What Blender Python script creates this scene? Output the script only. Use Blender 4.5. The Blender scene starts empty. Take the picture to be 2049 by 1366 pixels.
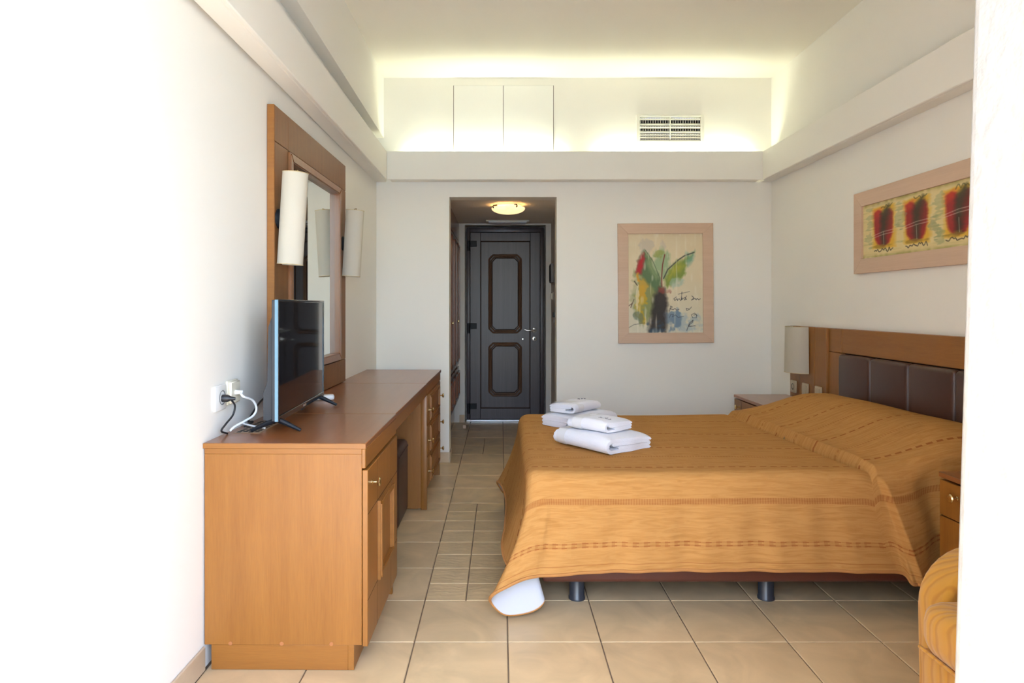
import bpy, bmesh, math, random
import numpy as np
from mathutils import Vector, Matrix
random.seed(7)
sc = bpy.context.scene
C = sc.collection
# ------------------------------------------------------------------ camera
# photograph taken as 2049x1366; vanishing point (1001,613), focal length 1323 px
FPX, CAMH, VX, VY = 1323.0, 1.2035, 1001.0, 613.0
cam_d = bpy.data.cameras.new('camera'); cam = bpy.data.objects.new('camera', cam_d); C.objects.link(cam)
cam.location = (0, 0, CAMH); cam.rotation_euler = (math.pi/2, 0, 0)
cam_d.sensor_width = 36.0; cam_d.lens = 36.0*FPX/2049
cam_d.shift_x = (1024.5-VX)/2049; cam_d.shift_y = -(683-VY)/2049
cam_d.clip_start = 0.02
sc.camera = cam
def PX(x, Y): return (x-VX)*Y/FPX
def PZ(y, Y): return CAMH-(y-VY)*Y/FPX
# ------------------------------------------------------------------ world, sun, exposure
w = bpy.data.worlds.new('sky'); sc.world = w; w.use_nodes = True
nt = w.node_tree; nt.nodes.clear()
sky = nt.nodes.new('ShaderNodeTexSky'); sky.sky_type = 'NISHITA'; sky.sun_disc = False
sky.sun_elevation = math.radians(66); sky.sun_rotation = math.radians(200); sky.air_density = 1.0; sky.dust_density = 2.0
hsv = nt.nodes.new('ShaderNodeHueSaturation'); hsv.inputs['Saturation'].default_value = 1.05
bg = nt.nodes.new('ShaderNodeBackground'); bg.inputs['Strength'].default_value = 1.08
wo = nt.nodes.new('ShaderNodeOutputWorld')
nt.links.new(sky.outputs[0], hsv.inputs['Color']); nt.links.new(hsv.outputs[0], bg.inputs['Color']); nt.links.new(bg.outputs[0], wo.inputs['Surface'])
sun_d = bpy.data.lights.new('sun', 'SUN'); sun_d.energy = 14.0; sun_d.angle = math.radians(0.6); sun_d.color = (1.0, 0.95, 0.86)
sun = bpy.data.objects.new('sun', sun_d); C.objects.link(sun)
sdir = Vector((0.02, 0.37, -0.92)).normalized()
sun.rotation_euler = sdir.to_track_quat('-Z', 'Y').to_euler(); sun.location = (-2, -4, 8)
por_d = bpy.data.lights.new('door_opening_portal', 'AREA'); por_d.shape = 'RECTANGLE'; por_d.size = 1.74; por_d.size_y = 2.35
por = bpy.data.objects.new('door_opening_portal', por_d); C.objects.link(por)
por.location = (-0.10, 1.02, 1.18); por.rotation_euler = (math.pi/2, 0, 0); por_d.cycles.is_portal = True
sc.view_settings.view_transform = 'Standard'; sc.view_settings.look = 'None'
sc.view_settings.gamma = 1.0; sc.view_settings.use_curve_mapping = False
sc.view_settings.exposure = 1.03
sc.cycles.use_denoising = True
sc.cycles.use_adaptive_sampling = True; sc.cycles.adaptive_threshold = 0.06
sc.cycles.max_bounces = 8; sc.cycles.diffuse_bounces = 6; sc.cycles.glossy_bounces = 4
sc.cycles.caustics_reflective = False; sc.cycles.caustics_refractive = False
sc.cycles.sample_clamp_indirect = 6.0
# ------------------------------------------------------------------ materials
def s2l(c): return tuple((v/12.92 if v <= 0.04045 else ((v+0.055)/1.055)**2.4) for v in c)
def rgb(r, g, b): return s2l((r/255, g/255, b/255))+(1.0,)
def new_mat(name):
    m = bpy.data.materials.new(name); m.use_nodes = True
    return m, m.node_tree, m.node_tree.nodes['Principled BSDF']
def simple(name, col, rough=0.5, metal=0.0, coat=0.0, bump=0.0, bscale=200, var=0.0, spec=0.5, sheen=0.0, emit=None, estr=0):
    m, t, b = new_mat(name)
    b.inputs['Base Color'].default_value = col; b.inputs['Roughness'].default_value = rough
    b.inputs['Metallic'].default_value = metal; b.inputs['Coat Weight'].default_value = coat
    b.inputs['Specular IOR Level'].default_value = spec; b.inputs['Sheen Weight'].default_value = sheen
    if emit: b.inputs['Emission Color'].default_value = emit; b.inputs['Emission Strength'].default_value = estr
    tc = t.nodes.new('ShaderNodeTexCoord')
    n = t.nodes.new('ShaderNodeTexNoise'); n.inputs['Scale'].default_value = bscale; n.inputs['Detail'].default_value = 3
    t.links.new(tc.outputs['Object'], n.inputs['Vector'])
    if bump:
        bp = t.nodes.new('ShaderNodeBump'); bp.inputs['Strength'].default_value = bump; bp.inputs['Distance'].default_value = 0.004
        t.links.new(n.outputs['Fac'], bp.inputs['Height']); t.links.new(bp.outputs[0], b.inputs['Normal'])
    if var:
        n2 = t.nodes.new('ShaderNodeTexNoise'); n2.inputs['Scale'].default_value = 3.0; n2.inputs['Detail'].default_value = 4
        t.links.new(tc.outputs['Object'], n2.inputs['Vector'])
        mx = t.nodes.new('ShaderNodeMix'); mx.data_type = 'RGBA'
        mx.inputs[6].default_value = tuple(c*(1-var) for c in col[:3])+(1,); mx.inputs[7].default_value = tuple(min(1, c*(1+var)) for c in col[:3])+(1,)
        t.links.new(n2.outputs['Fac'], mx.inputs[0]); t.links.new(mx.outputs[2], b.inputs['Base Color'])
    return m
def wood(name, c1, c2, axis='z', rough=0.35, coat=0.25, scale=1.0, stretch=14):
    m, t, b = new_mat(name)
    b.inputs['Roughness'].default_value = rough; b.inputs['Coat Weight'].default_value = coat; b.inputs['Coat Roughness'].default_value = 0.22
    tc = t.nodes.new('ShaderNodeTexCoord'); mp = t.nodes.new('ShaderNodeMapping'); oi = t.nodes.new('ShaderNodeObjectInfo')
    s = [stretch*scale]*3; s['xyz'.index(axis)] = 0.8*scale
    mp.inputs['Scale'].default_value = s
    ad = t.nodes.new('ShaderNodeVectorMath'); ad.operation = 'ADD'
    ml = t.nodes.new('ShaderNodeMath'); ml.operation = 'MULTIPLY'; ml.inputs[1].default_value = 37.0
    t.links.new(oi.outputs['Random'], ml.inputs[0]); t.links.new(tc.outputs['Object'], mp.inputs['Vector'])
    t.links.new(mp.outputs[0], ad.inputs[0]); t.links.new(ml.outputs[0], ad.inputs[1])
    n = t.nodes.new('ShaderNodeTexNoise'); n.inputs['Scale'].default_value = 1.0; n.inputs['Detail'].default_value = 6; n.inputs['Roughness'].default_value = 0.6; n.inputs['Distortion'].default_value = 0.4
    f = t.nodes.new('ShaderNodeTexNoise'); f.inputs['Scale'].default_value = 9.0; f.inputs['Detail'].default_value = 2
    t.links.new(ad.outputs[0], n.inputs['Vector']); t.links.new(ad.outputs[0], f.inputs['Vector'])
    av = t.nodes.new('ShaderNodeMix'); av.inputs[0].default_value = 0.35
    t.links.new(n.outputs['Fac'], av.inputs[2]); t.links.new(f.outputs['Fac'], av.inputs[3])
    cr = t.nodes.new('ShaderNodeValToRGB'); cr.color_ramp.elements[0].color = c1; cr.color_ramp.elements[1].color = c2
    cr.color_ramp.elements[0].position = 0.32; cr.color_ramp.elements[1].position = 0.68
    t.links.new(av.outputs[0], cr.inputs[0]); t.links.new(cr.outputs[0], b.inputs['Base Color'])
    bp = t.nodes.new('ShaderNodeBump'); bp.inputs['Strength'].default_value = 0.05; bp.inputs['Distance'].default_value = 0.002
    t.links.new(f.outputs['Fac'], bp.inputs['Height']); t.links.new(bp.outputs[0], b.inputs['Normal'])
    return m
def tile_mat(name, base, relief=False):
    m, t, b = new_mat(name); b.inputs['Roughness'].default_value = 0.36; b.inputs['Specular IOR Level'].default_value = 0.45
    tc = t.nodes.new('ShaderNodeTexCoord'); oi = t.nodes.new('ShaderNodeObjectInfo')
    ml = t.nodes.new('ShaderNodeMath'); ml.operation = 'MULTIPLY'; ml.inputs[1].default_value = 61.0
    ad = t.nodes.new('ShaderNodeVectorMath'); ad.operation = 'ADD'
    t.links.new(oi.outputs['Random'], ml.inputs[0]); t.links.new(tc.outputs['Object'], ad.inputs[0]); t.links.new(ml.outputs[0], ad.inputs[1])
    n = t.nodes.new('ShaderNodeTexNoise'); n.inputs['Scale'].default_value = 5.0; n.inputs['Detail'].default_value = 7; n.inputs['Distortion'].default_value = 1.2
    t.links.new(ad.outputs[0], n.inputs['Vector'])
    cr = t.nodes.new('ShaderNodeValToRGB'); e = cr.color_ramp.elements
    e[0].position = 0.30; e[1].position = 0.62
    e[0].color = tuple(c*0.80 for c in base[:3])+(1,); e[1].color = base
    k = e.new(0.80); k.color = tuple(min(1, c*1.12) for c in base[:3])+(1,)
    t.links.new(n.outputs['Fac'], cr.inputs[0])
    v = t.nodes.new('ShaderNodeHueSaturation'); mr = t.nodes.new('ShaderNodeMapRange'); mr.inputs[3].default_value = 0.95; mr.inputs[4].default_value = 1.05
    t.links.new(oi.outputs['Random'], mr.inputs[0]); t.links.new(mr.outputs[0], v.inputs['Value']); t.links.new(cr.outputs[0], v.inputs['Color'])
    t.links.new(v.outputs[0], b.inputs['Base Color'])
    bp = t.nodes.new('ShaderNodeBump')
    if relief:
        wv = t.nodes.new('ShaderNodeTexWave'); wv.wave_type = 'RINGS'; wv.inputs['Scale'].default_value = 14; wv.inputs['Distortion'].default_value = 9; wv.inputs['Detail'].default_value = 2
        t.links.new(ad.outputs[0], wv.inputs['Vector']); t.links.new(wv.outputs['Fac'], bp.inputs['Height'])
        bp.inputs['Strength'].default_value = 0.25; bp.inputs['Distance'].default_value = 0.002
    else:
        t.links.new(n.outputs['Fac'], bp.inputs['Height']); bp.inputs['Strength'].default_value = 0.12; bp.inputs['Distance'].default_value = 0.003
    t.links.new(bp.outputs[0], b.inputs['Normal'])
    return m
M = {}
M['paint'] = simple('wall_paint', (0.85, 0.82, 0.76, 1), 0.75, bump=0.03, bscale=120, spec=0.25)
M['ceil'] = simple('ceiling_paint', (0.86, 0.82, 0.735, 1), 0.8, bump=0.02, bscale=90, spec=0.2)
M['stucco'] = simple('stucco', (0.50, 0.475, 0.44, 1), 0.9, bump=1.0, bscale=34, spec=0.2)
M['hallpaint'] = simple('hall_paint_dim', (0.80, 0.77, 0.71, 1), 0.75, bump=0.03, bscale=120, spec=0.25)  # room wall paint in a slightly darker copy for the hall's shade
M['hallceil'] = simple('hall_ceiling_paint_dim', (0.78, 0.73, 0.66, 1), 0.8, spec=0.2)  # ceiling paint toned down a little, shade of the hall put into the colour
M['tile'] = tile_mat('floor_tile', (0.66, 0.485, 0.275, 1))
M['tilesm'] = tile_mat('inlay_tile', (0.61, 0.45, 0.245, 1), True)
M['skirt'] = tile_mat('skirting_tile', (0.58, 0.45, 0.31, 1))
M['grout'] = simple('grout', (0.17, 0.115, 0.07, 1), 0.9)
M['added_sea'] = simple('added_sea_water', (0.16, 0.27, 0.34, 1), 0.35, var=0.15)  # blue of the added plane that bounces daylight indoors
M['terrace'] = simple('terrace', (0.55, 0.45, 0.34, 1), 0.8, var=0.1)
WA, WB = (0.235, 0.084, 0.012, 1), (0.305, 0.118, 0.019, 1)
M['woodz'] = wood('wood_upright', WA, WB, 'z', rough=0.42, coat=0.1, scale=2.2)
M['woody'] = wood('wood_long', WA, WB, 'y', rough=0.42, coat=0.1, scale=2.2)
M['woodtop'] = wood('wood_top', (0.225, 0.072, 0.020, 1), (0.285, 0.098, 0.030, 1), 'y', rough=0.30, coat=0.45, scale=2.2)
M['woodx'] = wood('wood_cross', WA, WB, 'x', rough=0.42, coat=0.1, scale=2.2)
M['mahog'] = wood('mahogany', (0.17, 0.050, 0.020, 1), (0.26, 0.084, 0.034, 1), 'z', rough=0.22, coat=0.5)
M['doorw'] = wood('door_wood', (0.048, 0.034, 0.037, 1), (0.072, 0.053, 0.058, 1), 'z', rough=0.42, coat=0.06, stretch=40)
M['doorm'] = wood('door_moulding', (0.085, 0.038, 0.018, 1), (0.15, 0.072, 0.036, 1), 'z', rough=0.4, coat=0.1)
M['groove'] = simple('groove', (0.035, 0.013, 0.006, 1), 0.8)
M['frame'] = wood('pale_frame_wood', (0.58, 0.395, 0.28, 1), (0.65, 0.46, 0.335, 1), 'x', rough=0.5, coat=0.0, stretch=25)
M['leather'] = simple('brown_leather', (0.060, 0.024, 0.016, 1), 0.36, bump=0.12, bscale=420)
M['leatherb'] = simple('red_brown_leather', (0.085, 0.024, 0.014, 1), 0.38, bump=0.12, bscale=420)
M['pouf'] = simple('dark_leather', (0.045, 0.020, 0.015, 1), 0.4, bump=0.15, bscale=350)
M['brass'] = simple('brass', (0.72, 0.56, 0.30, 1), 0.25, metal=1.0)
M['steel'] = simple('steel', (0.62, 0.60, 0.56, 1), 0.3, metal=1.0)
M['alu'] = simple('aluminium', (0.85, 0.87, 0.92, 1), 0.3, metal=0.6)
M['blackm'] = simple('black_metal', (0.008, 0.009, 0.012, 1), 0.5, spec=0.25)
M['greyleg'] = simple('dark_grey_plastic', (0.028, 0.032, 0.042, 1), 0.32)
M['screen'] = simple('tv_screen', (0.004, 0.004, 0.006, 1), 0.07, coat=0.6, spec=0.6)
M['bezel'] = simple('tv_bezel', (0.012, 0.012, 0.014, 1), 0.16, coat=0.8)
M['tvskytint'] = simple('tv_side_sky_tint', (0.22, 0.38, 0.50, 1), 0.15, metal=0.9)  # blue tint stands in for sky and sea reflected in the edge
M['tvback'] = simple('tv_back', (0.022, 0.023, 0.026, 1), 0.5)
M['mirror'] = simple('mirror_glass', (0.86, 0.90, 0.86, 1), 0.01, metal=1.0)
M['shade'] = simple('lamp_shade', (0.53, 0.48, 0.39, 1), 0.85, bump=0.15, bscale=500)
M['shadeb'] = simple('shade_binding', (0.58, 0.46, 0.26, 1), 0.8)
M['whitep'] = simple('white_plastic', (0.80, 0.79, 0.76, 1), 0.35)
M['creamp'] = simple('cream_plastic', (0.76, 0.70, 0.56, 1), 0.35)
M['beigep'] = simple('beige_plastic', (0.50, 0.40, 0.26, 1), 0.35)
M['greyp'] = simple('grey_plastic', (0.20, 0.20, 0.20, 1), 0.5)
M['blackp'] = simple('black_plastic', (0.012, 0.012, 0.014, 1), 0.45)
M['whitec'] = simple('white_cable', (0.82, 0.82, 0.82, 1), 0.4)
M['ventw'] = simple('vent_white', (0.80, 0.78, 0.70, 1), 0.5)
M['dark'] = simple('dark_void', (0.01, 0.01, 0.01, 1), 0.9)
M['towel'] = simple('white_terry', (0.75, 0.74, 0.785, 1), 0.95, bump=0.5, bscale=260, sheen=0.3)
M['towelb'] = simple('woven_band', (0.69, 0.675, 0.68, 1), 0.9, bump=0.15, bscale=400)
M['thread'] = simple('grey_thread', (0.12, 0.12, 0.15, 1), 0.9)
M['lining'] = simple('white_lining', (0.50, 0.50, 0.525, 1), 0.9, bump=0.1, bscale=60)
M['hem'] = simple('hem_binding', (0.42, 0.185, 0.05, 1), 0.9)
M['tube'] = simple('fluorescent_tube', (0.9, 0.95, 0.85, 1), 0.5, emit=(0.93, 1.0, 0.78, 1), estr=31)
M['paintdoor'] = simple('hatch_paint', (0.85, 0.83, 0.785, 1), 0.7, spec=0.25)
def chair_fabric():
    m, t, b = new_mat('yellow_wavy_fabric'); b.inputs['Roughness'].default_value = 0.9; b.inputs['Sheen Weight'].default_value = 0.3
    tc = t.nodes.new('ShaderNodeTexCoord')
    sx = t.nodes.new('ShaderNodeSeparateXYZ'); t.links.new(tc.outputs['Object'], sx.inputs[0])
    ad = t.nodes.new('ShaderNodeMath'); ad.operation = 'ADD'; t.links.new(sx.outputs[0], ad.inputs[0]); t.links.new(sx.outputs[1], ad.inputs[1])
    cb = t.nodes.new('ShaderNodeCombineXYZ'); t.links.new(ad.outputs[0], cb.inputs[0]); t.links.new(sx.outputs[2], cb.inputs[2])
    mp = t.nodes.new('ShaderNodeMapping'); mp.inputs['Scale'].default_value = (1.0, 1.0, 0.45); t.links.new(cb.outputs[0], mp.inputs['Vector'])
    wv = t.nodes.new('ShaderNodeTexWave'); wv.bands_direction = 'X'; wv.inputs['Scale'].default_value = 10; wv.inputs['Distortion'].default_value = 11.0
    wv.inputs['Detail'].default_value = 2.0; wv.inputs['Detail Scale'].default_value = 0.8
    t.links.new(mp.outputs[0], wv.inputs['Vector'])
    cr = t.nodes.new('ShaderNodeValToRGB'); cr.color_ramp.elements[0].color = (0.47, 0.20, 0.019, 1); cr.color_ramp.elements[1].color = (0.57, 0.27, 0.030, 1)
    cr.color_ramp.elements[0].position = 0.0; cr.color_ramp.elements[1].position = 0.35
    t.links.new(wv.outputs['Fac'], cr.inputs[0]); t.links.new(cr.outputs[0], b.inputs['Base Color'])
    bp = t.nodes.new('ShaderNodeBump'); bp.inputs['Strength'].default_value = 0.3; bp.inputs['Distance'].default_value = 0.003
    t.links.new(wv.outputs['Fac'], bp.inputs['Height']); t.links.new(bp.outputs[0], b.inputs['Normal'])
    return m
M['chair'] = chair_fabric()
def spread_mat():
    # cloth coordinates in metres in the UV map: U along the bed, V across it
    m, t, b = new_mat('striped_bedspread'); b.inputs['Roughness'].default_value = 0.95; b.inputs['Specular IOR Level'].default_value = 0.1
    L = t.links
    uv = t.nodes.new('ShaderNodeUVMap'); sp = t.nodes.new('ShaderNodeSeparateXYZ'); L.new(uv.outputs[0], sp.inputs[0])
    def math_(op, a, b_=None, c=None):
        n = t.nodes.new('ShaderNodeMath'); n.operation = op
        for i, v in enumerate((a, b_, c)):
            if v is None: continue
            if isinstance(v, (int, float)): n.inputs[i].default_value = v
            else: L.new(v, n.inputs[i])
        return n.outputs[0]
    U, V = sp.outputs[0], sp.outputs[1]
    def band(v, c, hw, soft):   # 1 inside |v-c|<hw
        d = math_('ABSOLUTE', math_('SUBTRACT', v, c))
        n = t.nodes.new('ShaderNodeMapRange'); n.inputs[1].default_value = hw+soft; n.inputs[2].default_value = hw
        L.new(d, n.inputs[0]); return n.outputs[0]
    def dash(u, per, duty):
        fr = math_('FRACT', math_('DIVIDE', u, per)); return math_('LESS_THAN', fr, duty)
    def add(*xs):
        o = xs[0]
        for x in xs[1:]: o = math_('MAXIMUM', o, x)
        return o
    # repeating thin dashed stripes on the top of the bed, period 0.35 m
    cyc = math_('SUBTRACT', math_('MULTIPLY', math_('FRACT', math_('DIVIDE', math_('SUBTRACT', V, 2.673-0.175), 0.35)), 0.35), 0.175)
    d1 = math_('MULTIPLY', band(cyc, 0, 0.0038, 0.003), dash(U, 0.042, 0.62))
    cy2 = math_('SUBTRACT', math_('MULTIPLY', math_('FRACT', math_('DIVIDE', math_('SUBTRACT', V, 2.673), 0.35)), 0.35), 0.175)
    d2 = math_('MULTIPLY', band(cy2, 0, 0.004, 0.006), math_('MULTIPLY', dash(U, 0.012, 0.5), 0.5))
    inside = math_('MULTIPLY', math_('GREATER_THAN', V, 2.58), math_('LESS_THAN', V, 3.99))
    top = math_('MULTIPLY', add(d1, d2), inside)
    def border(v, s):     # v grows outward from the bed edge
        wide = math_('MULTIPLY', band(v, 0.115, 0.012, 0.003), math_('MULTIPLY_ADD', dash(s, 0.010, 0.5), 0.35, 0.35))
        la = math_('MULTIPLY', band(v, 0.289, 0.0016, 0.0015), math_('MULTIPLY_ADD', dash(s, 0.040, 0.55), 0.5, 0.5))
        lb = math_('MULTIPLY', band(v, 0.303, 0.0016, 0.0015), math_('MULTIPLY_ADD', dash(s, 0.040, 0.55), 0.5, 0.5))
        mid = math_('MULTIPLY', band(v, 0.296, 0.011, 0.002), math_('MULTIPLY', dash(s, 0.040, 0.35), 0.35))
        st = math_('MULTIPLY', band(v, 0.372, 0.0012, 0.001), 0.6)
        return add(wide, la, lb, mid, st)
    fr = border(math_('SUBTRACT', 2.585, V), U); fa = border(math_('SUBTRACT', V, 3.99), U)
    msk = add(top, fr, fa)
    # fabric base with wavy quilting
    mp = t.nodes.new('ShaderNodeMapping'); mp.inputs['Scale'].default_value = (9, 75, 1); L.new(uv.outputs[0], mp.inputs['Vector'])
    q = t.nodes.new('ShaderNodeTexNoise'); q.inputs['Scale'].default_value = 1.0; q.inputs['Detail'].default_value = 3; q.inputs['Distortion'].default_value = 1.1
    L.new(mp.outputs[0], q.inputs['Vector'])
    cr = t.nodes.new('ShaderNodeValToRGB'); cr.color_ramp.elements[0].color = (0.385, 0.176, 0.048, 1); cr.color_ramp.elements[1].color = (0.475, 0.237, 0.073, 1)
    cr.color_ramp.elements[0].position = 0.25; cr.color_ramp.elements[1].position = 0.6
    L.new(q.outputs['Fac'], cr.inputs[0])
    mx = t.nodes.new('ShaderNodeMix'); mx.data_type = 'RGBA'; mx.inputs[7].default_value = (0.24, 0.06, 0.014, 1)
    L.new(math_('MULTIPLY', msk, 0.72), mx.inputs[0]); L.new(cr.outputs[0], mx.inputs[6]); L.new(mx.outputs[2], b.inputs['Base Color'])
    wr = t.nodes.new('ShaderNodeTexNoise'); wr.inputs['Scale'].default_value = 1.0; wr.inputs['Detail'].default_value = 4
    mp2 = t.nodes.new('ShaderNodeMapping'); mp2.inputs['Scale'].default_value = (34, 7, 1); L.new(uv.outputs[0], mp2.inputs['Vector']); L.new(mp2.outputs[0], wr.inputs['Vector'])
    h = math_('ADD', q.outputs['Fac'], math_('MULTIPLY', wr.outputs['Fac'], 2.0))
    bp = t.nodes.new('ShaderNodeBump'); bp.inputs['Strength'].default_value = 0.4; bp.inputs['Distance'].default_value = 0.003
    L.new(h, bp.inputs['Height']); L.new(bp.outputs[0], b.inputs['Normal'])
    return m
M['spread'] = spread_mat()
def glass_bowl():
    m, t, b = new_mat('lit_alabaster_glass'); b.inputs['Base Color'].default_value = (0.9, 0.72, 0.42, 1); b.inputs['Roughness'].default_value = 0.3
    tc = t.nodes.new('ShaderNodeTexCoord'); n = t.nodes.new('ShaderNodeTexNoise'); n.inputs['Scale'].default_value = 14; n.inputs['Detail'].default_value = 5; n.inputs['Distortion'].default_value = 1.5
    t.links.new(tc.outputs['Object'], n.inputs['Vector'])
    cr = t.nodes.new('ShaderNodeValToRGB'); cr.color_ramp.elements[0].color = (1.0, 0.55, 0.18, 1); cr.color_ramp.elements[1].color = (1.0, 0.84, 0.52, 1)
    t.links.new(n.outputs['Fac'], cr.inputs[0]); t.links.new(cr.outputs[0], b.inputs['Emission Color']); b.inputs['Emission Strength'].default_value = 0.7
    return m
M['bowl'] = glass_bowl()
M['bulb'] = simple('bulb', (1, 0.9, 0.7, 1), 0.5, emit=(1.0, 0.72, 0.38, 1), estr=18)
def paint_mat(name):
    m, t, b = new_mat(name); b.inputs['Roughness'].default_value = 0.6
    a = t.nodes.new('ShaderNodeVertexColor'); a.layer_name = 'paint'; t.links.new(a.outputs['Color'], b.inputs['Base Color'])
    return m
M['art'] = paint_mat('painted_canvas')
# ------------------------------------------------------------------ mesh helpers
def bx(bm, lo, hi, bev=0.0, seg=2):
    x0, y0, z0 = lo; x1, y1, z1 = hi
    v = [bm.verts.new(p) for p in ((x0,y0,z0),(x1,y0,z0),(x1,y1,z0),(x0,y1,z0),(x0,y0,z1),(x1,y0,z1),(x1,y1,z1),(x0,y1,z1))]
    fs = [bm.faces.new([v[i] for i in f]) for f in ((0,3,2,1),(4,5,6,7),(0,1,5,4),(1,2,6,5),(2,3,7,6),(3,0,4,7))]
    if bev:
        es = list({e for f in fs for e in f.edges})
        bmesh.ops.bevel(bm, geom=es, offset=bev, segments=seg, profile=0.5, affect='EDGES', clamp_overlap=True)
    return bm
def B(lo, hi, bev=0.0, seg=2): return bx(bmesh.new(), lo, hi, bev, seg)
def frame_at(d):
    d = Vector(d).normalized(); a = Vector((0,0,1)) if abs(d.z) < 0.9 else Vector((1,0,0))
    u = d.cross(a).normalized(); return u, d.cross(u).normalized()
def tube(bm, pts, r, seg=10, closed=False, cap=True):
    pts = [Vector(p) for p in pts]; n = len(pts); rs = r if isinstance(r, (list, tuple)) else [r]*n
    rings = []; u = None
    for i, p in enumerate(pts):
        if closed: d = pts[(i+1) % n]-pts[i-1]
        else: d = pts[min(i+1, n-1)]-pts[max(i-1, 0)]
        d.normalize()
        if u is None: u, _ = frame_at(d)
        u = (u-d*u.dot(d)).normalized(); v = d.cross(u)
        rings.append([bm.verts.new(p+(u*math.cos(2*math.pi*k/seg)+v*math.sin(2*math.pi*k/seg))*rs[i]) for k in range(seg)])
    m = n if closed else n-1
    for i in range(m):
        a, b = rings[i], rings[(i+1) % n]
        for k in range(seg): bm.faces.new((a[k], a[(k+1) % seg], b[(k+1) % seg], b[k]))
    if cap and not closed: bm.faces.new(rings[0][::-1]); bm.faces.new(rings[-1])
    return bm
def cyl(bm, p0, p1, r0, r1=None, seg=20): return tube(bm, [p0, p1], [r0, r0 if r1 is None else r1], seg)
def lathe(bm, prof, origin, axis, seg=24):
    o = Vector(origin); a = Vector(axis).normalized(); u, v = frame_at(a); rings = []
    for r, h in prof:
        if r < 1e-6: rings.append([bm.verts.new(o+a*h)])
        else: rings.append([bm.verts.new(o+a*h+(u*math.cos(2*math.pi*k/seg)+v*math.sin(2*math.pi*k/seg))*r) for k in range(seg)])
    for p, q in zip(rings, rings[1:]):
        for k in range(seg):
            k2 = (k+1) % seg
            if len(p) == 1 and len(q) == 1: continue
            if len(p) == 1: bm.faces.new((p[0], q[k2], q[k]))
            elif len(q) == 1: bm.faces.new((p[k], p[k2], q[0]))
            else: bm.faces.new((p[k], p[k2], q[k2], q[k]))
    return bm
def prism(bm, poly, f0, f1):
    """poly: list of 2D points; f0, f1 map a 2D point to the two end faces"""
    a = [bm.verts.new(f0(p)) for p in poly]; b = [bm.verts.new(f1(p)) for p in poly]; n = len(poly)
    bm.faces.new(a[::-1]); bm.faces.new(b)
    for i in range(n): bm.faces.new((a[i], a[(i+1) % n], b[(i+1) % n], b[i]))
    return bm
def spline(pts, n):
    pts = [np.array(p, float) for p in pts]; P = [2*pts[0]-pts[1]]+pts+[2*pts[-1]-pts[-2]]; out = []
    for i in range(len(pts)-1):
        p0, p1, p2, p3 = P[i:i+4]
        for k in range(n):
            t = k/n; out.append(0.5*((2*p1)+(-p0+p2)*t+(2*p0-5*p1+4*p2-p3)*t*t+(-p0+3*p1-3*p2+p3)*t**3))
    out.append(pts[-1]); return out
def smooth(me, ang=40):
    for p in me.polygons: p.use_smooth = True
    try: me.set_sharp_from_angle(angle=math.radians(ang))
    except Exception: pass
def obj(name, bm, mat, parent=None, sm=True, loc=None, rot=None, ang=40):
    bmesh.ops.recalc_face_normals(bm, faces=bm.faces[:])
    me = bpy.data.meshes.new(name); bm.to_mesh(me); bm.free()
    me.materials.append(M[mat] if isinstance(mat, str) else mat)
    if sm: smooth(me, ang)
    o = bpy.data.objects.new(name, me); C.objects.link(o)
    if parent is not None: o.parent = parent
    if loc is not None: o.location = loc
    if rot is not None: o.rotation_euler = rot
    return o
def inst(name, me, parent, loc, rot=None):
    o = bpy.data.objects.new(name, me); C.objects.link(o); o.parent = parent; o.location = loc
    if rot: o.rotation_euler = rot
    return o
def tag(o, label, cat=None, group=None, kind=None):
    o['label'] = label
    if cat: o['category'] = cat
    if group: o['group'] = group
    if kind: o['kind'] = kind
    return o
def thing(name, label, cat, loc=(0,0,0), rot=(0,0,0), group=None, kind=None):
    o = bpy.data.objects.new(name, None); C.objects.link(o); o.location = loc; o.rotation_euler = rot
    o.empty_display_size = 0.1
    return tag(o, label, cat, group, kind)
def struct(name, bm, mat, label, cat, parent=None):
    o = obj(name, bm, mat, parent, sm=False); return tag(o, label, cat, kind='structure')
# ------------------------------------------------------------------ the room
YB, YH = 5.109, 6.87          # back wall, end wall of the entrance hall
XR = 2.094                    # right wall
ZC = 2.970                    # ceiling
WANG = 0.0093                 # the left wall runs a touch off the axis
def xl(Y): return -0.985+WANG*(Y-2.15)
ROTL = (0, 0, -math.atan(WANG))
OX0, OX1, OZ = -0.394, 0.436, 2.049
# floor: grout bed and separate tiles
fl = struct('floor', B((-1.15, 0.85, -0.06), (2.25, 7.2, -0.004)), 'grout', 'beige ceramic tiled floor with dark joints running down to the entrance door', 'floor')
TP = 0.3355; GX0 = 0.027; GY0 = 2.372
def tile_mesh(name, w, d, mat, bev=0.0022):
    bm = bmesh.new(); bx(bm, (-w/2, -d/2, -0.004), (w/2, d/2, 0.0)); g = 0.0
    top = [e for e in bm.edges if all(v.co.z > -0.001 for v in e.verts)]
    bmesh.ops.bevel(bm, geom=top, offset=bev, segments=1, affect='EDGES')
    me = bpy.data.meshes.new(name); bm.to_mesh(me); bm.free(); me.materials.append(M[mat]); return me
GR = 0.0045
tcache = {}
def put_tile(x0, x1, y0, y1, mat='tile'):
    w_, d_ = round(x1-x0-GR, 4), round(y1-y0-GR, 4)
    if w_ < 0.02 or d_ < 0.02: return
    k = (w_, d_, mat)
    if k not in tcache: tcache[k] = tile_mesh('tile', w_, d_, mat)
    inst('tile', tcache[k], fl, ((x0+x1)/2, (y0+y1)/2, 0))
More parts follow.
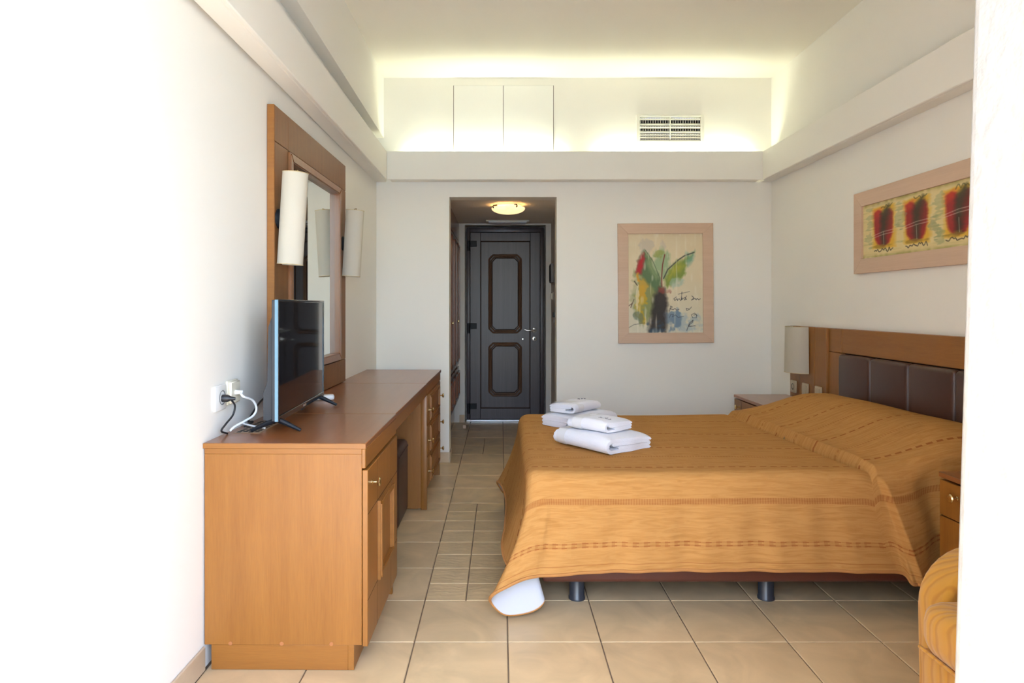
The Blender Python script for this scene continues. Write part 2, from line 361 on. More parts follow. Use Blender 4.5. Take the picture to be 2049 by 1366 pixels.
for i in range(-4, 7):
    for j in range(-5, 15):
        x0, x1 = GX0+i*TP, GX0+(i+1)*TP; y0, y1 = GY0+j*TP, GY0+(j+1)*TP
        x0, x1 = max(x0, -0.978), min(x1, XR); y0, y1 = max(y0, 0.86), min(y1, 7.0)
        if y1 > YB+0.1: x0, x1 = max(x0, -0.62), min(x1, 0.525)
        if x1-x0 < 0.03 or y1-y0 < 0.03: continue
        if i == -1 and j in (1, 2, 3, 4):      # inlay: eight small tiles per pair of big ones
            for a in range(2):
                for b in range(2): put_tile(x0+a*TP/2, x0+(a+1)*TP/2, y0+b*TP/2, y0+(b+1)*TP/2, 'tilesm')
        elif i == -1 and j in (9, 10):
            for a in range(2): put_tile(x0+a*TP/2, x0+(a+1)*TP/2, y0, y1, 'tilesm')
        else: put_tile(x0, x1, y0, y1)
struct('floor_terrace', B((-1.15, -1.6, -0.06), (3.2, 0.85, -0.01)), 'terrace', 'pale terrace paving outside the open balcony door', 'terrace')
struct('added_slab_terrace', B((-1.15, -0.25, 2.62), (3.2, 0.85, 2.80)), 'stucco', 'white balcony slab above the terrace', 'ceiling')  # unseen slab, added to keep steep skylight off the near surfaces
struct('added_sea', B((-150, -300, -4.2), (150, -1.7, -4.0)), 'added_sea', 'blue sea beyond the balcony', 'sea')  # unseen plane, added to throw daylight up into the room
# left wall (a shallow wedge that follows the measured line)
bm = bmesh.new(); prism(bm, [(xl(-1.6), -1.6), (xl(YB+0.2), YB+0.2), (-1.15, YB+0.2), (-1.15, -1.6)], lambda p: (p[0], p[1], 0), lambda p: (p[0], p[1], ZC))
struct('wall_left', bm, 'paint', 'long white plastered wall behind the dresser and mirror', 'wall')
struct('wall_right', B((XR, 0.86, 0), (XR+0.15, YB+0.2, ZC)), 'paint', 'cream wall behind the headboard and tulip picture', 'wall')
bm = bmesh.new()
bx(bm, (-1.0, YB, 0), (OX0, YB+0.155, ZC)); bx(bm, (OX1, YB, 0), (XR, YB+0.155, ZC)); bx(bm, (OX0, YB, OZ), (OX1, YB+0.155, ZC))
struct('wall_back', bm, 'paint', 'cream back wall with the opening to the entrance hall', 'wall')
struct('ceiling', B((-1.15, 0.86, ZC), (2.25, YB+0.2, ZC+0.1)), 'ceil', 'high cream ceiling above the cove beams', 'ceiling')
# bulkhead on the upper left wall, its underside just above the cove
bm = bmesh.new(); xb = -0.900
prism(bm, [(1.15, 2.60), (YB, 2.505), (YB, ZC), (1.15, ZC)], lambda p: (xb, p[0], p[1]), lambda p: (xl(p[0]), p[0], p[1]))
struct('wall_left_upper', bm, 'paint', 'upper left wall lining standing out above the left cove beam', 'wall')
# cove beams: a front board and a bottom board each
ZB0, ZB1 = 2.164, 2.380
def board(bm, lo, hi): bx(bm, lo, hi, 0.004, 1)
bm = bmesh.new(); board(bm, (-0.86, YB-0.10, ZB0), (1.99, YB-0.08, ZB1)); board(bm, (-0.84, YB-0.08, ZB0), (1.97, YB, ZB0+0.02))
struct('trim_1', bm, 'paint', 'cream cove beam across the back wall hiding the strip lights', 'cove beam')
bm = bmesh.new(); board(bm, (-0.88, 1.12, ZB0), (-0.86, YB-0.08, ZB1)); board(bm, (-0.965, 1.12, ZB0), (-0.88, YB, ZB0+0.02))
struct('trim_2', bm, 'paint', 'cream cove beam along the left wall above the mirror', 'cove beam')
bm = bmesh.new(); board(bm, (1.99, 1.12, ZB0), (2.01, YB-0.08, ZB1)); board(bm, (2.01, 1.12, ZB0), (XR, YB, ZB0+0.02))
struct('trim_3', bm, 'paint', 'cream cove beam along the right wall above the tulip picture', 'cove beam')
# front wall with the balcony opening; its reveal edge leans slightly as in the photograph
def xj(z): return 0.7557-0.014+0.0302*(z-0.577)
bm = bmesh.new()
rv = 0.03; ns = 5; prof = []
for k in range(ns+1):
    a = k/ns*math.pi/2; prof.append((rv-rv*math.cos(a), 1.10-rv+rv*math.sin(a)))
poly = [(1.50, 0.85), (0.0, 0.85)]+prof+[(1.50, 1.10)]
zs = [0, 0.6, 1.2, 1.8, ZC]
rings = [[bm.verts.new(((xj(z)+p[0]) if p[0] < 1.4 else 2.25, p[1], z)) for p in poly] for z in zs]
for a, b in zip(rings, rings[1:]):
    for i in range(len(poly)): bm.faces.new((a[i], a[(i+1) % len(poly)], b[(i+1) % len(poly)], b[i]))
bm.faces.new(rings[0][::-1]); bm.faces.new(rings[-1])
bx(bm, (-1.0, 0.85, 2.36), (0.83, 1.10, ZC))
struct('wall_front', bm, 'stucco', 'white rough stucco door reveal filling the right edge of the photo', 'wall')
# entrance hall
struct('ceiling_hall', B((-1.0, YB+0.15, 2.065), (0.7, 7.2, 2.2)), 'hallceil', 'low brownish ceiling of the entrance hall', 'ceiling')
struct('wall_hall_right', B((0.529, YB+0.15, 0), (0.68, 7.2, 2.07)), 'hallpaint', 'shaded right side wall of the entrance hall with the intercom', 'wall')
struct('wall_hall_left', B((-1.05, YB+0.15, 0), (-0.95, 7.2, 2.07)), 'hallpaint', 'wall behind the wardrobe in the entrance hall', 'wall')
bm = bmesh.new(); bx(bm, (-0.95, YH, 0), (-0.368, YH+0.3, 2.07)); bx(bm, (0.474, YH, 0), (0.53, YH+0.3, 2.07)); bx(bm, (-0.368, YH, 2.052), (0.474, YH+0.3, 2.07)); bx(bm, (-0.368, YH+0.2, 0), (0.474, YH+0.3, 2.06))
struct('wall_hall_end', bm, 'hallpaint', 'pale end wall of the hall around the dark entrance door', 'wall')
# skirting: separate tiles
def skirting(name, label, runs):
    t = thing(name, label, 'skirting', kind='structure')
    for (p, q, th) in runs:
        p, q = Vector(p), Vector(q); L = (q-p).length; d = (q-p).normalized(); n = max(1, round(L/TP)); ang = math.atan2(d.y, d.x)
        me_l = L/n
        bm = bmesh.new(); bx(bm, (0.0015, 0, 0), (me_l-0.0015, th, 0.079), 0.002, 1)
        me = bpy.data.meshes.new('skirting_tile'); bmesh.ops.recalc_face_normals(bm, faces=bm.faces[:]); bm.to_mesh(me); bm.free(); me.materials.append(M['skirt'])
        for k in range(n): inst('skirting_tile', me, t, p+d*(k*me_l), (0, 0, ang))
skirting('baseboard_left', 'beige tile skirting along the left wall beside the dresser', [((xl(2.19)+0.0005, 2.19, 0), (xl(0.9)+0.0005, 0.9, 0), 0.009)])
skirting('baseboard_back', 'beige tile skirting at the foot of the back wall', [((OX0, YB-0.001, 0), (-0.955, YB-0.001, 0), 0.009), ((XR-0.002, YB-0.001, 0), (OX1, YB-0.001, 0), 0.009), ((OX0+0.0005, YB+0.155, 0), (OX0+0.0005, YB-0.009, 0), 0.009)])
skirting('baseboard_right', 'beige tile skirting along the right wall by the nightstand', [((XR-0.001, 4.72, 0), (XR-0.001, YB-0.01, 0), 0.009)])
skirting('baseboard_hall', 'beige tile skirting beside the entrance door', [((-0.37, YH-0.001, 0), (-0.425, YH-0.001, 0), 0.009), ((0.528, YH-0.001, 0), (0.476, YH-0.001, 0), 0.009)])
# two access panels above the cove
ht = thing('access_cupboard', 'flush cream twin-door hatch high on the back wall', 'hatch', (0, YB, 0))
obj('recess', B((-0.362, -0.0015, 2.20), (0.413, -0.0005, 2.910)), 'groove', ht, sm=False)
for x0, x1 in ((-0.358, 0.0220), (0.0260, 0.409)): obj('hatch_door', B((x0, -0.010, 2.20), (x1, -0.0018, 2.907), 0.001, 1), 'paintdoor', ht)
# air vent
vt = thing('air_vent', 'white louvred air conditioning grille high on the back wall', 'vent', (0, YB, 0))
vx0, vx1, vz0, vz1 = 1.047, 1.568, 2.440, 2.678; ix0, ix1, iz0, iz1 = 1.073, 1.542, 2.478, 2.658
obj('backing', B((ix0, -0.003, iz0), (ix1, -0.001, iz1)), 'dark', vt, sm=False)
for lo, hi in (((vx0, -0.028, vz0), (ix0, -0.001, vz1)), ((ix1, -0.028, vz0), (vx1, -0.001, vz1)), ((ix0, -0.028, iz1), (ix1, -0.001, vz1)), ((ix0, -0.028, vz0), (ix1, -0.001, iz0)), (((ix0+ix1)/2-0.003, -0.026, iz0), ((ix0+ix1)/2+0.003, -0.004, iz1))):
    obj('vent_frame', B(lo, hi, 0.002, 1), 'ventw', vt)
bmv = bmesh.new(); bx(bmv, (0, -0.007, -0.0075), (0.228, 0.0, -0.0060)); me = bpy.data.meshes.new('slat')
bm = bmesh.new(); prism(bm, [(-0.010, -0.0062), (-0.008, -0.0062), (-0.015, 0.0062), (-0.018, 0.0062)], lambda p: (0, p[0], p[1]), lambda p: (0.2285, p[0], p[1]))
bmesh.ops.recalc_face_normals(bm, faces=bm.faces[:]); bm.to_mesh(me); bm.free(); bmv.free(); me.materials.append(M['ventw'])
for k in range(9):
    z = iz1-0.014-k*0.0195-(0.006 if k > 0 else 0)
    for x in (ix0+0.002, (ix0+ix1)/2+0.004): inst('slat', me, vt, (x, -0.004, z), (0.0 if k not in (1, 4) else 0.75, 0, 0))
bm = bmesh.new()
for k in range(24): bx(bm, (ix0+0.008+k*0.0193, -0.007, iz0), (ix0+0.012+k*0.0193, -0.0035, iz1))
tag(obj('grid_bars', bm, 'ventw', vt, sm=False), 'upright bars behind the slats')
# strip lights in the back cove
for i, (x0, x1, lab) in enumerate(((-0.72, 0.48, 'left fluorescent strip light hidden in the back cove'), (0.74, 1.94, 'right fluorescent strip light hidden in the back cove below the vent'))):
    st = thing('strip_light', lab, 'strip light', (0, YB-0.045, ZB0+0.110), group='cove strip lights')
    for x in (x0+0.2, x1-0.2): obj('bracket', B((x-0.015, -0.010, -0.0895), (x+0.015, 0.010, 0.0)), 'whitep', st)
    obj('batten', B((x0, -0.018, 0.0), (x1, 0.018, 0.022), 0.003, 1), 'whitep', st)
    obj('fluorescent_tube', cyl(bmesh.new(), (x0+0.03, 0, 0.045), (x1-0.03, 0, 0.045), 0.013, seg=12), 'tube', st)
    for x in (x0+0.02, x1-0.02): obj('tube_holder', B((x-0.012, -0.012, 0.018), (x+0.012, 0.012, 0.062), 0.003, 1), 'whitep', st)
# ------------------------------------------------------------------ entrance door
DY = 6.955
d1 = thing('door_1', 'dark brown panelled entrance door with black hinges and steel lever handle', 'door', (0, DY, 0), kind='structure')
fx0, fx1, fz = PX(933.5, DY), PX(1088.5, DY), PZ(455, DY)
lx0, lx1, lz = PX(941, DY), PX(1080.5, DY), PZ(465, DY)
for nme, lo, hi in (('door_frame', (fx0, -0.02, 0), (lx0-0.002, 0.05, fz)), ('door_frame', (lx1+0.002, -0.02, 0), (fx1, 0.05, fz)), ('door_frame', (lx0-0.002, -0.02, lz+0.002), (lx1+0.002, 0.05, fz))):
    obj(nme, B(lo, hi, 0.004), 'doorw', d1)
leaf = obj('door_leaf', B((lx0, 0.0, 0.022), (lx1, 0.045, lz), 0.002, 1), 'doorw', d1)
gx0, gx1, gz0, gz1 = PX(961.5, DY), PX(1061, DY), PZ(816.5, DY), PZ(482.5, DY)
# stiles and rails stand proud of the inner field
for lo, hi in (((lx0, -0.012, 0.022), (gx0, 0.0, lz)), ((gx1, -0.012, 0.022), (lx1, 0.0, lz)), ((gx0, -0.012, gz1), (gx1, 0.0, lz)), ((gx0, -0.012, 0.022), (gx1, 0.0, gz0))):
    obj('door_rail', B(lo, hi, 0.003, 1), 'doorw', d1)
bm = bmesh.new()
for lo, hi in (((gx0, -0.009, gz0), (gx0+0.009, 0, gz1)), ((gx1-0.009, -0.009, gz0), (gx1, 0, gz1)), ((gx0, -0.009, gz1-0.009), (gx1, 0, gz1)), ((gx0, -0.009, gz0), (gx1, 0, gz0+0.009))): bx(bm, lo, hi)
obj('inner_bead', bm, 'groove', d1, sm=False)
for za, zb in ((665, 510.5), (791, 686.5)):
    a0, a1, b0, b1 = PX(979, DY), PX(1042.5, DY), PZ(za, DY), PZ(zb, DY); c = 0.040; n_ = 0.012
    def octo(o):
        p = [(a0+c, b0), (a1-c, b0), (a1-c+n_, b0+n_), (a1-n_, b0+c-n_), (a1, b0+c), (a1, b1-c), (a1-n_, b1-c+n_), (a1-c+n_, b1-n_), (a1-c, b1), (a0+c, b1), (a0+c-n_, b1-n_), (a0+n_, b1-c+n_), (a0, b1-c), (a0, b0+c), (a0+n_, b0+c-n_), (a0+c-n_, b0+n_)]
        cx, cz = (a0+a1)/2, (b0+b1)/2
        return [(x-o*(1 if x > cx else -1), -0.004, z-o*(1 if z > cz else -1)) for x, z in p]
    pm = obj('panel_moulding', tube(bmesh.new(), octo(0), 0.010, 8, closed=True), 'doorm', d1)
    obj('moulding_bead', tube(bmesh.new(), octo(0.018), 0.0075, 8, closed=True), 'doorm', pm)
    obj('moulding_bead', tube(bmesh.new(), octo(0.030), 0.005, 8, closed=True), 'groove', pm)
for py in (488, 652, 812):
    hz = PZ(py, DY); h = obj('hinge', B((PX(941, DY), -0.026, hz-0.030), (PX(954, DY), -0.011, hz+0.030), 0.003, 1), 'blackm', d1)
    obj('hinge_pin', cyl(bmesh.new(), (PX(938, DY), -0.030, hz-0.075), (PX(938, DY), -0.030, hz+0.03), 0.014, seg=12), 'blackm', h)
hx, hz = PX(1069, DY), PZ(660, DY)
hd = obj('lever_handle', tube(bmesh.new(), [(hx, -0.012, hz), (hx, -0.055, hz), (hx-0.02, -0.062, hz), (hx-0.07, -0.060, hz-0.004), (hx-0.105, -0.058, hz+0.006)], [0.011, 0.010, 0.010, 0.009, 0.008], 12), 'steel', d1)
obj('rosette', lathe(bmesh.new(), [(0, 0), (0.026, 0), (0.026, 0.007), (0.020, 0.010), (0, 0.010)], (hx, -0.012, hz), (0, -1, 0)), 'steel', hd)
ks = obj('lock_rosette', lathe(bmesh.new(), [(0, 0), (0.026, 0), (0.026, 0.007), (0.020, 0.010), (0, 0.010)], (hx, -0.012, PZ(677.5, DY)), (0, -1, 0)), 'steel', d1)
obj('keyhole', B((hx-0.005, -0.0235, PZ(677.5, DY)-0.012), (hx+0.005, -0.021, PZ(677.5, DY)+0.010), 0.002, 1), 'blackm', ks)
obj('peephole', lathe(bmesh.new(), [(0, 0), (0.009, 0), (0.007, 0.005), (0, 0.005)], (PX(1046, DY), 0, PZ(678, DY)), (0, -1, 0), 14), 'steel', d1)
obj('threshold', B((fx0, -0.035, 0.0005), (fx1, 0.05, 0.018), 0.003, 1), 'alu', d1)
# wardrobe
wd = thing('wardrobe', 'dark mahogany built-in wardrobe along the left of the entrance hall', 'wardrobe', (-0.426, 5.30, 0))
obj('body', B((-0.50, 0.0, 0.25), (-0.022, 1.555, 2.058), 0.002, 1), 'mahog', wd)
obj('plinth', B((-0.48, 0.01, 0.001), (-0.05, 1.545, 0.25)), 'mahog', wd, sm=False)
dw = 1.555/4
for k in range(4):
    y0, y1 = k*dw+0.003, (k+1)*dw-0.003
    for z0, z1, up in ((0.255, 0.590, 0), (0.612, 1.87, 1)):
        dr = obj('wardrobe_door', B((-0.020, y0, z0), (0.0, y1, z1), 0.003, 1), 'mahog', wd)
        for lo, hi in (((0.0, y0+0.03, z0+0.04), (0.012, y0+0.05, z1-0.04)), ((0.0, y1-0.05, z0+0.04), (0.012, y1-0.03, z1-0.04)), ((0.0, y0+0.03, z1-0.06), (0.012, y1-0.03, z1-0.04)), ((0.0, y0+0.03, z0+0.04), (0.012, y1-0.03, z0+0.06))):
            obj('panel_moulding', B(lo, hi, 0.003, 1), 'mahog', dr)
        if up: obj('knob', lathe(bmesh.new(), [(0, 0), (0.007, 0), (0.005, 0.012), (0.013, 0.018), (0.012, 0.026), (0, 0.029)], (0, y1-0.02 if k % 2 == 0 else y0+0.02, 1.06), (1, 0, 0), 14), 'brass', dr)
obj('header', B((-0.020, 0.0, 1.876), (0.0, 1.555, 2.058), 0.003, 1), 'mahog', wd)
# hall ceiling lamp
hl = thing('ceiling_lamp', 'lit alabaster glass bowl lamp on the hall ceiling', 'ceiling lamp', (0.068, 5.60, 2.065))
obj('ceiling_plate', lathe(bmesh.new(), [(0, 0), (0.112, 0), (0.112, -0.012), (0.105, -0.016), (0, -0.016)], (0, 0, 0), (0, 0, 1), 36), 'whitep', hl)
bp_ = [(0.139, -0.026), (0.142, -0.030)]+[(0.142*math.cos(a*math.pi/2/10), -0.032-0.048*math.sin(a*math.pi/2/10)) for a in range(1, 10)]+[(0, -0.080)]
obj('glass_bowl', lathe(bmesh.new(), bp_, (0, 0, 0), (0, 0, 1), 40), 'bowl', hl)
for a in (0.5, 1.57+0.5, 3.14+0.5, 4.71+0.5):
    c_, s_ = math.cos(a), math.sin(a)
    obj('clip', tube(bmesh.new(), [(0.108*c_, 0.108*s_, -0.012), (0.142*c_, 0.142*s_, -0.018), (0.149*c_, 0.149*s_, -0.030), (0.138*c_, 0.138*s_, -0.036)], 0.006, 8), 'blackm', hl)
obj('bulb', lathe(bmesh.new(), [(0, -0.020), (0.02, -0.022), (0.028, -0.032), (0.02, -0.044), (0, -0.048)], (-0.035, 0, 0), (0, 0, 1), 16), 'bulb', hl)
hv = thing('hall_vent', 'grey slatted vent in the hall ceiling before the door', 'vent', (0.073, 6.70, 2.065))
obj('vent_frame', B((-0.215, -0.11, -0.012), (0.215, 0.11, -0.0005), 0.003, 1), 'ventw', hv)
for k in range(5): obj('slat', B((-0.19, -0.085+k*0.036, -0.020), (0.19, -0.060+k*0.036, -0.012), 0.002, 1), 'alu', hv)
ic = thing('intercom', 'slim dark wall intercom beside the entrance door', 'intercom', (0.529, 6.62, 1.535))
obj('housing', B((-0.030, -0.10, -0.095), (-0.0005, 0.10, 0.095), 0.006), 'greyp', ic); obj('face', B((-0.034, -0.085, -0.08), (-0.030, 0.085, 0.08), 0.002, 1), 'blackp', ic)
sw = thing('light_switch', 'small cream light switch under the dark intercom', 'switch', (0.529, 6.62, 1.305))
obj('switch_plate', B((-0.010, -0.04, -0.04), (-0.0005, 0.04, 0.04), 0.003, 1), 'creamp', sw); obj('rocker', B((-0.026, -0.025, -0.03), (-0.010, 0.025, 0.03), 0.003, 1), 'creamp', sw)
kh = thing('key_holder', 'small dark key card holder with white tag on the hall wall', 'key holder', (0.529, 6.38, 1.10))
obj('holder', B((-0.022, -0.03, 0.0), (-0.0005, 0.03, 0.05), 0.003, 1), 'blackp', kh); obj('card', B((-0.014, -0.022, -0.05), (-0.010, 0.022, 0.03), 0.001, 1), 'whitep', kh)
ds = thing('door_stop', 'small wooden wedge on the floor beside the entrance door', 'door stop', (PX(930, 6.58), 6.58, 0.0))
bm = bmesh.new(); prism(bm, [(-0.05, 0.0), (0.05, 0.0), (0.05, 0.010), (-0.05, 0.032)], lambda p: (-0.015, p[0], p[1]+0.0005), lambda p: (0.015, p[0], p[1]+0.0005))
obj('wedge', bm, 'frame', ds, sm=False)
# ------------------------------------------------------------------ dresser run: cabinet, desk, drawer chest (local: x out of the wall, y along it)
DO = (xl(2.188)+0.001, 2.188, 0)
DEP, DZ, S1, S2, S3 = 0.540, 0.7515, 0.605, 1.718, 2.560
def knob(parent, loc, axis=(1, 0, 0), s=1.0):
    return obj('knob', lathe(bmesh.new(), [(0, 0), (0.0075*s, 0), (0.0075*s, 0.002*s), (0.0042*s, 0.004*s), (0.0042*s, 0.016*s), (0.006*s, 0.018*s), (0.0135*s, 0.021*s), (0.0150*s, 0.025*s), (0.012*s, 0.029*s), (0, 0.031*s)], loc, axis, 18), 'brass', parent)
def ring_frame(parent, name, x, y0, y1, z0, z1, wd_, hgt, mat='woodz'):
    """raised moulding of four mitred strips on a face looking along +x"""
    out = []
    for q in ([(y0, z0), (y1, z0), (y1-wd_, z0+wd_), (y0+wd_, z0+wd_)], [(y1, z0), (y1, z1), (y1-wd_, z1-wd_), (y1-wd_, z0+wd_)], [(y1, z1), (y0, z1), (y0+wd_, z1-wd_), (y1-wd_, z1-wd_)], [(y0, z1), (y0, z0), (y0+wd_, z0+wd_), (y0+wd_, z1-wd_)]):
        bm = bmesh.new(); prism(bm, q, lambda p: (x, p[0], p[1]), lambda p: (x+hgt, p[0], p[1]))
        es = [e for e in bm.edges if all(abs(v.co.x-x-hgt) < 1e-6 for v in e.verts)]
        bmesh.ops.bevel(bm, geom=es, offset=min(0.005, hgt*0.6), segments=2, affect='EDGES')
        out.append(obj(name, bm, mat, parent))
    return out
# near cabinet
c1 = thing('dresser_cabinet', 'orange-brown wooden cabinet with one panelled door under the television', 'cabinet', DO, ROTL)
obj('top', B((0.0, 0, DZ-0.018), (DEP, S1-0.001, DZ), 0.002, 1), 'woodtop', c1)
obj('top_edge', B((0.0, -0.0012, DZ-0.0175), (DEP-0.001, 0.0, DZ-0.001)), 'woodx', c1, sm=False)
obj('side_panel', B((0.004, 0.002, 0.084), (0.526, 0.022, DZ-0.036), 0.001, 1), 'woodz', c1)
obj('side_rail', B((0.004, 0.001, DZ-0.036), (0.526, 0.022, DZ-0.018), 0.001, 1), 'woodx', c1)
obj('side_panel', B((0.004, S1-0.022, 0.0), (0.526, S1-0.002, DZ-0.018), 0.001, 1), 'woodz', c1)
obj('back_panel', B((0.004, 0.022, 0.084), (0.012, S1-0.022, DZ-0.018)), 'woodz', c1, sm=False)
obj('floor_panel', B((0.012, 0.022, 0.084), (0.520, S1-0.022, 0.102)), 'woody', c1, sm=False)
obj('plinth', B((0.026, 0.0035, 0.001), (0.480, S1-0.030, 0.084), 0.001, 1), 'woodx', c1)
obj('plinth_front', B((0.480, 0.0035, 0.001), (0.500, S1-0.030, 0.084), 0.001, 1), 'woody', c1)
obj('front_rail', B((0.526, 0.0, DZ-0.083), (DEP-0.001, S1-0.002, DZ-0.018), 0.002, 1), 'woody', c1)
for x, y in ((0.09, 0.0), (0.26, 0.0), (0.425, 0.0)): obj('screw_cover', lathe(bmesh.new(), [(0, 0), (0.007, 0), (0.006, 0.001), (0, 0.0012)], (x, 0.002, 0.088), (0, -1, 0), 12), simple('stained_cap_%d' % int(x*100), (0.36, 0.13, 0.04, 1), 0.6), c1)
dr = obj('cabinet_door', B((0.528, 0.002, 0.080), (0.546, S1-0.018, DZ-0.089), 0.0015, 1), 'woodz', c1)
gy0, gy1, gz0_, gz1_ = 0.162, 0.440, 0.232, 0.516
bm = bmesh.new()
for y in (gy0, gy1): bx(bm, (0.5455, y-0.0012, 0.081), (0.5463, y+0.0012, DZ-0.09))
for z in (gz0_, gz1_): bx(bm, (0.5455, 0.003, z-0.0012), (0.5463, S1-0.019, z+0.0012))
obj('groove', bm, 'groove', dr, sm=False)
for o_ in ring_frame(c1, 'door_moulding', 0.5465, gy0+0.002, gy1-0.002, gz0_+0.002, gz1_-0.002, 0.026, 0.016, 'woodx'): o_.parent = dr
knob(dr, (0.546, 0.072, 0.606))
gp = obj('cable_grille', B((0.030, 0.17, DZ), (0.125, 0.43, DZ+0.0015), 0.0005, 1), simple('grille_plate', (0.26, 0.16, 0.09, 1), 0.4), c1)
bm = bmesh.new()
for a in range(4):
    for b in range(9): bx(bm, (0.037+a*0.021, 0.180+b*0.027+(0.006 if a % 2 else 0), DZ+0.0012), (0.052+a*0.021, 0.197+b*0.027+(0.006 if a % 2 else 0), DZ+0.0018))
obj('slots', bm, 'dark', gp, sm=False)
# desk bridge
c2 = thing('writing_desk', 'middle wooden desk section with open knee space below the mirror', 'desk', DO, ROTL)
obj('top', B((0.0, S1+0.001, DZ-0.020), (DEP-0.003, S2-0.001, DZ), 0.002, 1), 'woodtop', c2)
obj('top_edge', B((0.0, S1-0.0008, DZ-0.018), (DEP-0.006, S1+0.0022, DZ+0.0004)), 'woodx', c2, sm=False)
obj('apron', B((0.505, S1, DZ-0.080), (0.530, S2-0.001, DZ-0.020), 0.002, 1), 'woody', c2)
obj('back_panel', B((0.004, S1, 0.30), (0.020, S2-0.001, DZ-0.020)), 'woody', c2, sm=False)
# drawer chest
c3 = thing('drawer_chest', 'three-drawer wooden chest with brass knobs at the far end of the dresser', 'drawers', DO, ROTL)
obj('top', B((0.0, S2+0.001, DZ-0.020), (DEP-0.004, S3, DZ), 0.002, 1), 'woodtop', c3)
obj('top_edge', B((0.0, S2-0.0008, DZ-0.018), (DEP-0.007, S2+0.0025, DZ+0.0004)), 'woodx', c3, sm=False)
obj('side_panel', B((0.004, S2+0.002, 0.012), (0.500, S2+0.024, DZ-0.020), 0.001, 1), 'woodz', c3)
obj('side_stile', B((0.500, S2+0.001, 0.003), (0.534, S2+0.026, DZ-0.075), 0.003), 'woodz', c3)
obj('side_panel', B((0.004, S3-0.022, 0.0), (0.526, S3-0.002, DZ-0.020), 0.001, 1), 'woodz', c3)
obj('body', B((0.004, S2+0.026, 0.085), (0.512, S3-0.022, DZ-0.02)), 'woodz', c3, sm=False)
obj('plinth', B((0.03, S2+0.026, 0.001), (0.48, S3-0.022, 0.085)), 'woody', c3, sm=False)
obj('front_rail', B((0.512, S2+0.001, DZ-0.075), (0.530, S3-0.002, DZ-0.020), 0.002, 1), 'woody', c3)
for z0, z1 in ((0.120, 0.300), (0.306, 0.486), (0.492, 0.670)):
    y0, y1 = S2+0.060, S3-0.022
    dw_ = obj('drawer', B((0.512, y0, z0), (0.532, y1, z1), 0.003), 'woody', c3)
    for o_ in ring_frame(c3, 'drawer_moulding', 0.532, y0+0.11, y1-0.11, z0+0.012, z1-0.012, 0.022, 0.012, 'woodx'): o_.parent = dw_
    for y in (y0+0.055, y1-0.055): knob(dw_, (0.532, y, (z0+z1)/2-0.005), s=1.05)
# pouf under the desk
pf = thing('ottoman', 'dark brown leather pouf pushed under the desk', 'ottoman', (-0.735, 3.695, 0))
obj('cushion', B((-0.195, -0.19, 0.012), (0.195, 0.19, 0.430), 0.028, 4), 'pouf', pf)
obj('seam', tube(bmesh.new(), [(-0.197, -0.165, 0.395), (-0.197, 0.165, 0.395), (-0.165, 0.192, 0.395), (0.165, 0.192, 0.395), (0.197, 0.165, 0.395), (0.197, -0.165, 0.395), (0.165, -0.192, 0.395), (-0.165, -0.192, 0.395)], 0.0025, 6, closed=True), 'pouf', pf)
for x, y in ((-0.15, -0.15), (0.15, -0.15), (-0.15, 0.15), (0.15, 0.15)): obj('foot', cyl(bmesh.new(), (x, y, 0.0005), (x, y, 0.016), 0.018, seg=12), 'blackp', pf)
# ------------------------------------------------------------------ mirror panel (local frame: x out of the wall)
MO = (xl(2.773)+0.001, 2.773, 0)
mr_ = thing('wall_mirror', 'tall wooden wall panel framing a mirror above the desk', 'mirror', MO, ROTL)
PT, ML, MT0 = 0.032, 1.222, 2.052
zg0, zg1, yg0, yg1 = 0.888, 1.898, 0.172, 1.085
wm = wood('mirror_panel_wood_dim', (0.175, 0.064, 0.014, 1), (0.235, 0.090, 0.021, 1), 'z', rough=0.55, coat=0.04, scale=2.0)  # darker copy of the dresser wood, standing in for grazing light on the face
def pan(y0, y1, z0, z1): obj('panel_board', B((0.006, y0+0.0008, z0+0.0012), (PT, y1-0.0008, z1-0.0012), 0.0012, 1), wm, mr_)
obj('backing', B((0.001, 0.002, DZ+0.004), (0.008, ML-0.002, MT0-0.002)), 'groove', mr_, sm=False)
ys_, zs_ = [0, yg0, yg1, ML], [DZ+0.003, zg0, zg1, MT0]
for a in range(3):
    for b in range(3):
        if (a, b) != (1, 1): pan(ys_[a], ys_[a+1], zs_[b], zs_[b+1])
obj('lit_edge_strip', B((0.001, -0.003, DZ+0.003), (PT-0.001, 0.0, MT0), 0.001, 1), 'woodx', mr_)  # lighter wood tone for the panel edge that catches the daylight
mi = obj('mirror_glass', B((0.008, yg0+0.01, zg0+0.01), (0.014, yg1-0.01, zg1-0.01)), 'mirror', mr_, sm=False)
ring_frame(mr_, 'mirror_moulding', 0.012, yg0+0.004, yg1-0.004, zg0+0.006, zg1-0.006, 0.040, 0.032, wood('mirror_moulding_wood', (0.235, 0.086, 0.026, 1), (0.30, 0.120, 0.040, 1), 'z', scale=2.0))
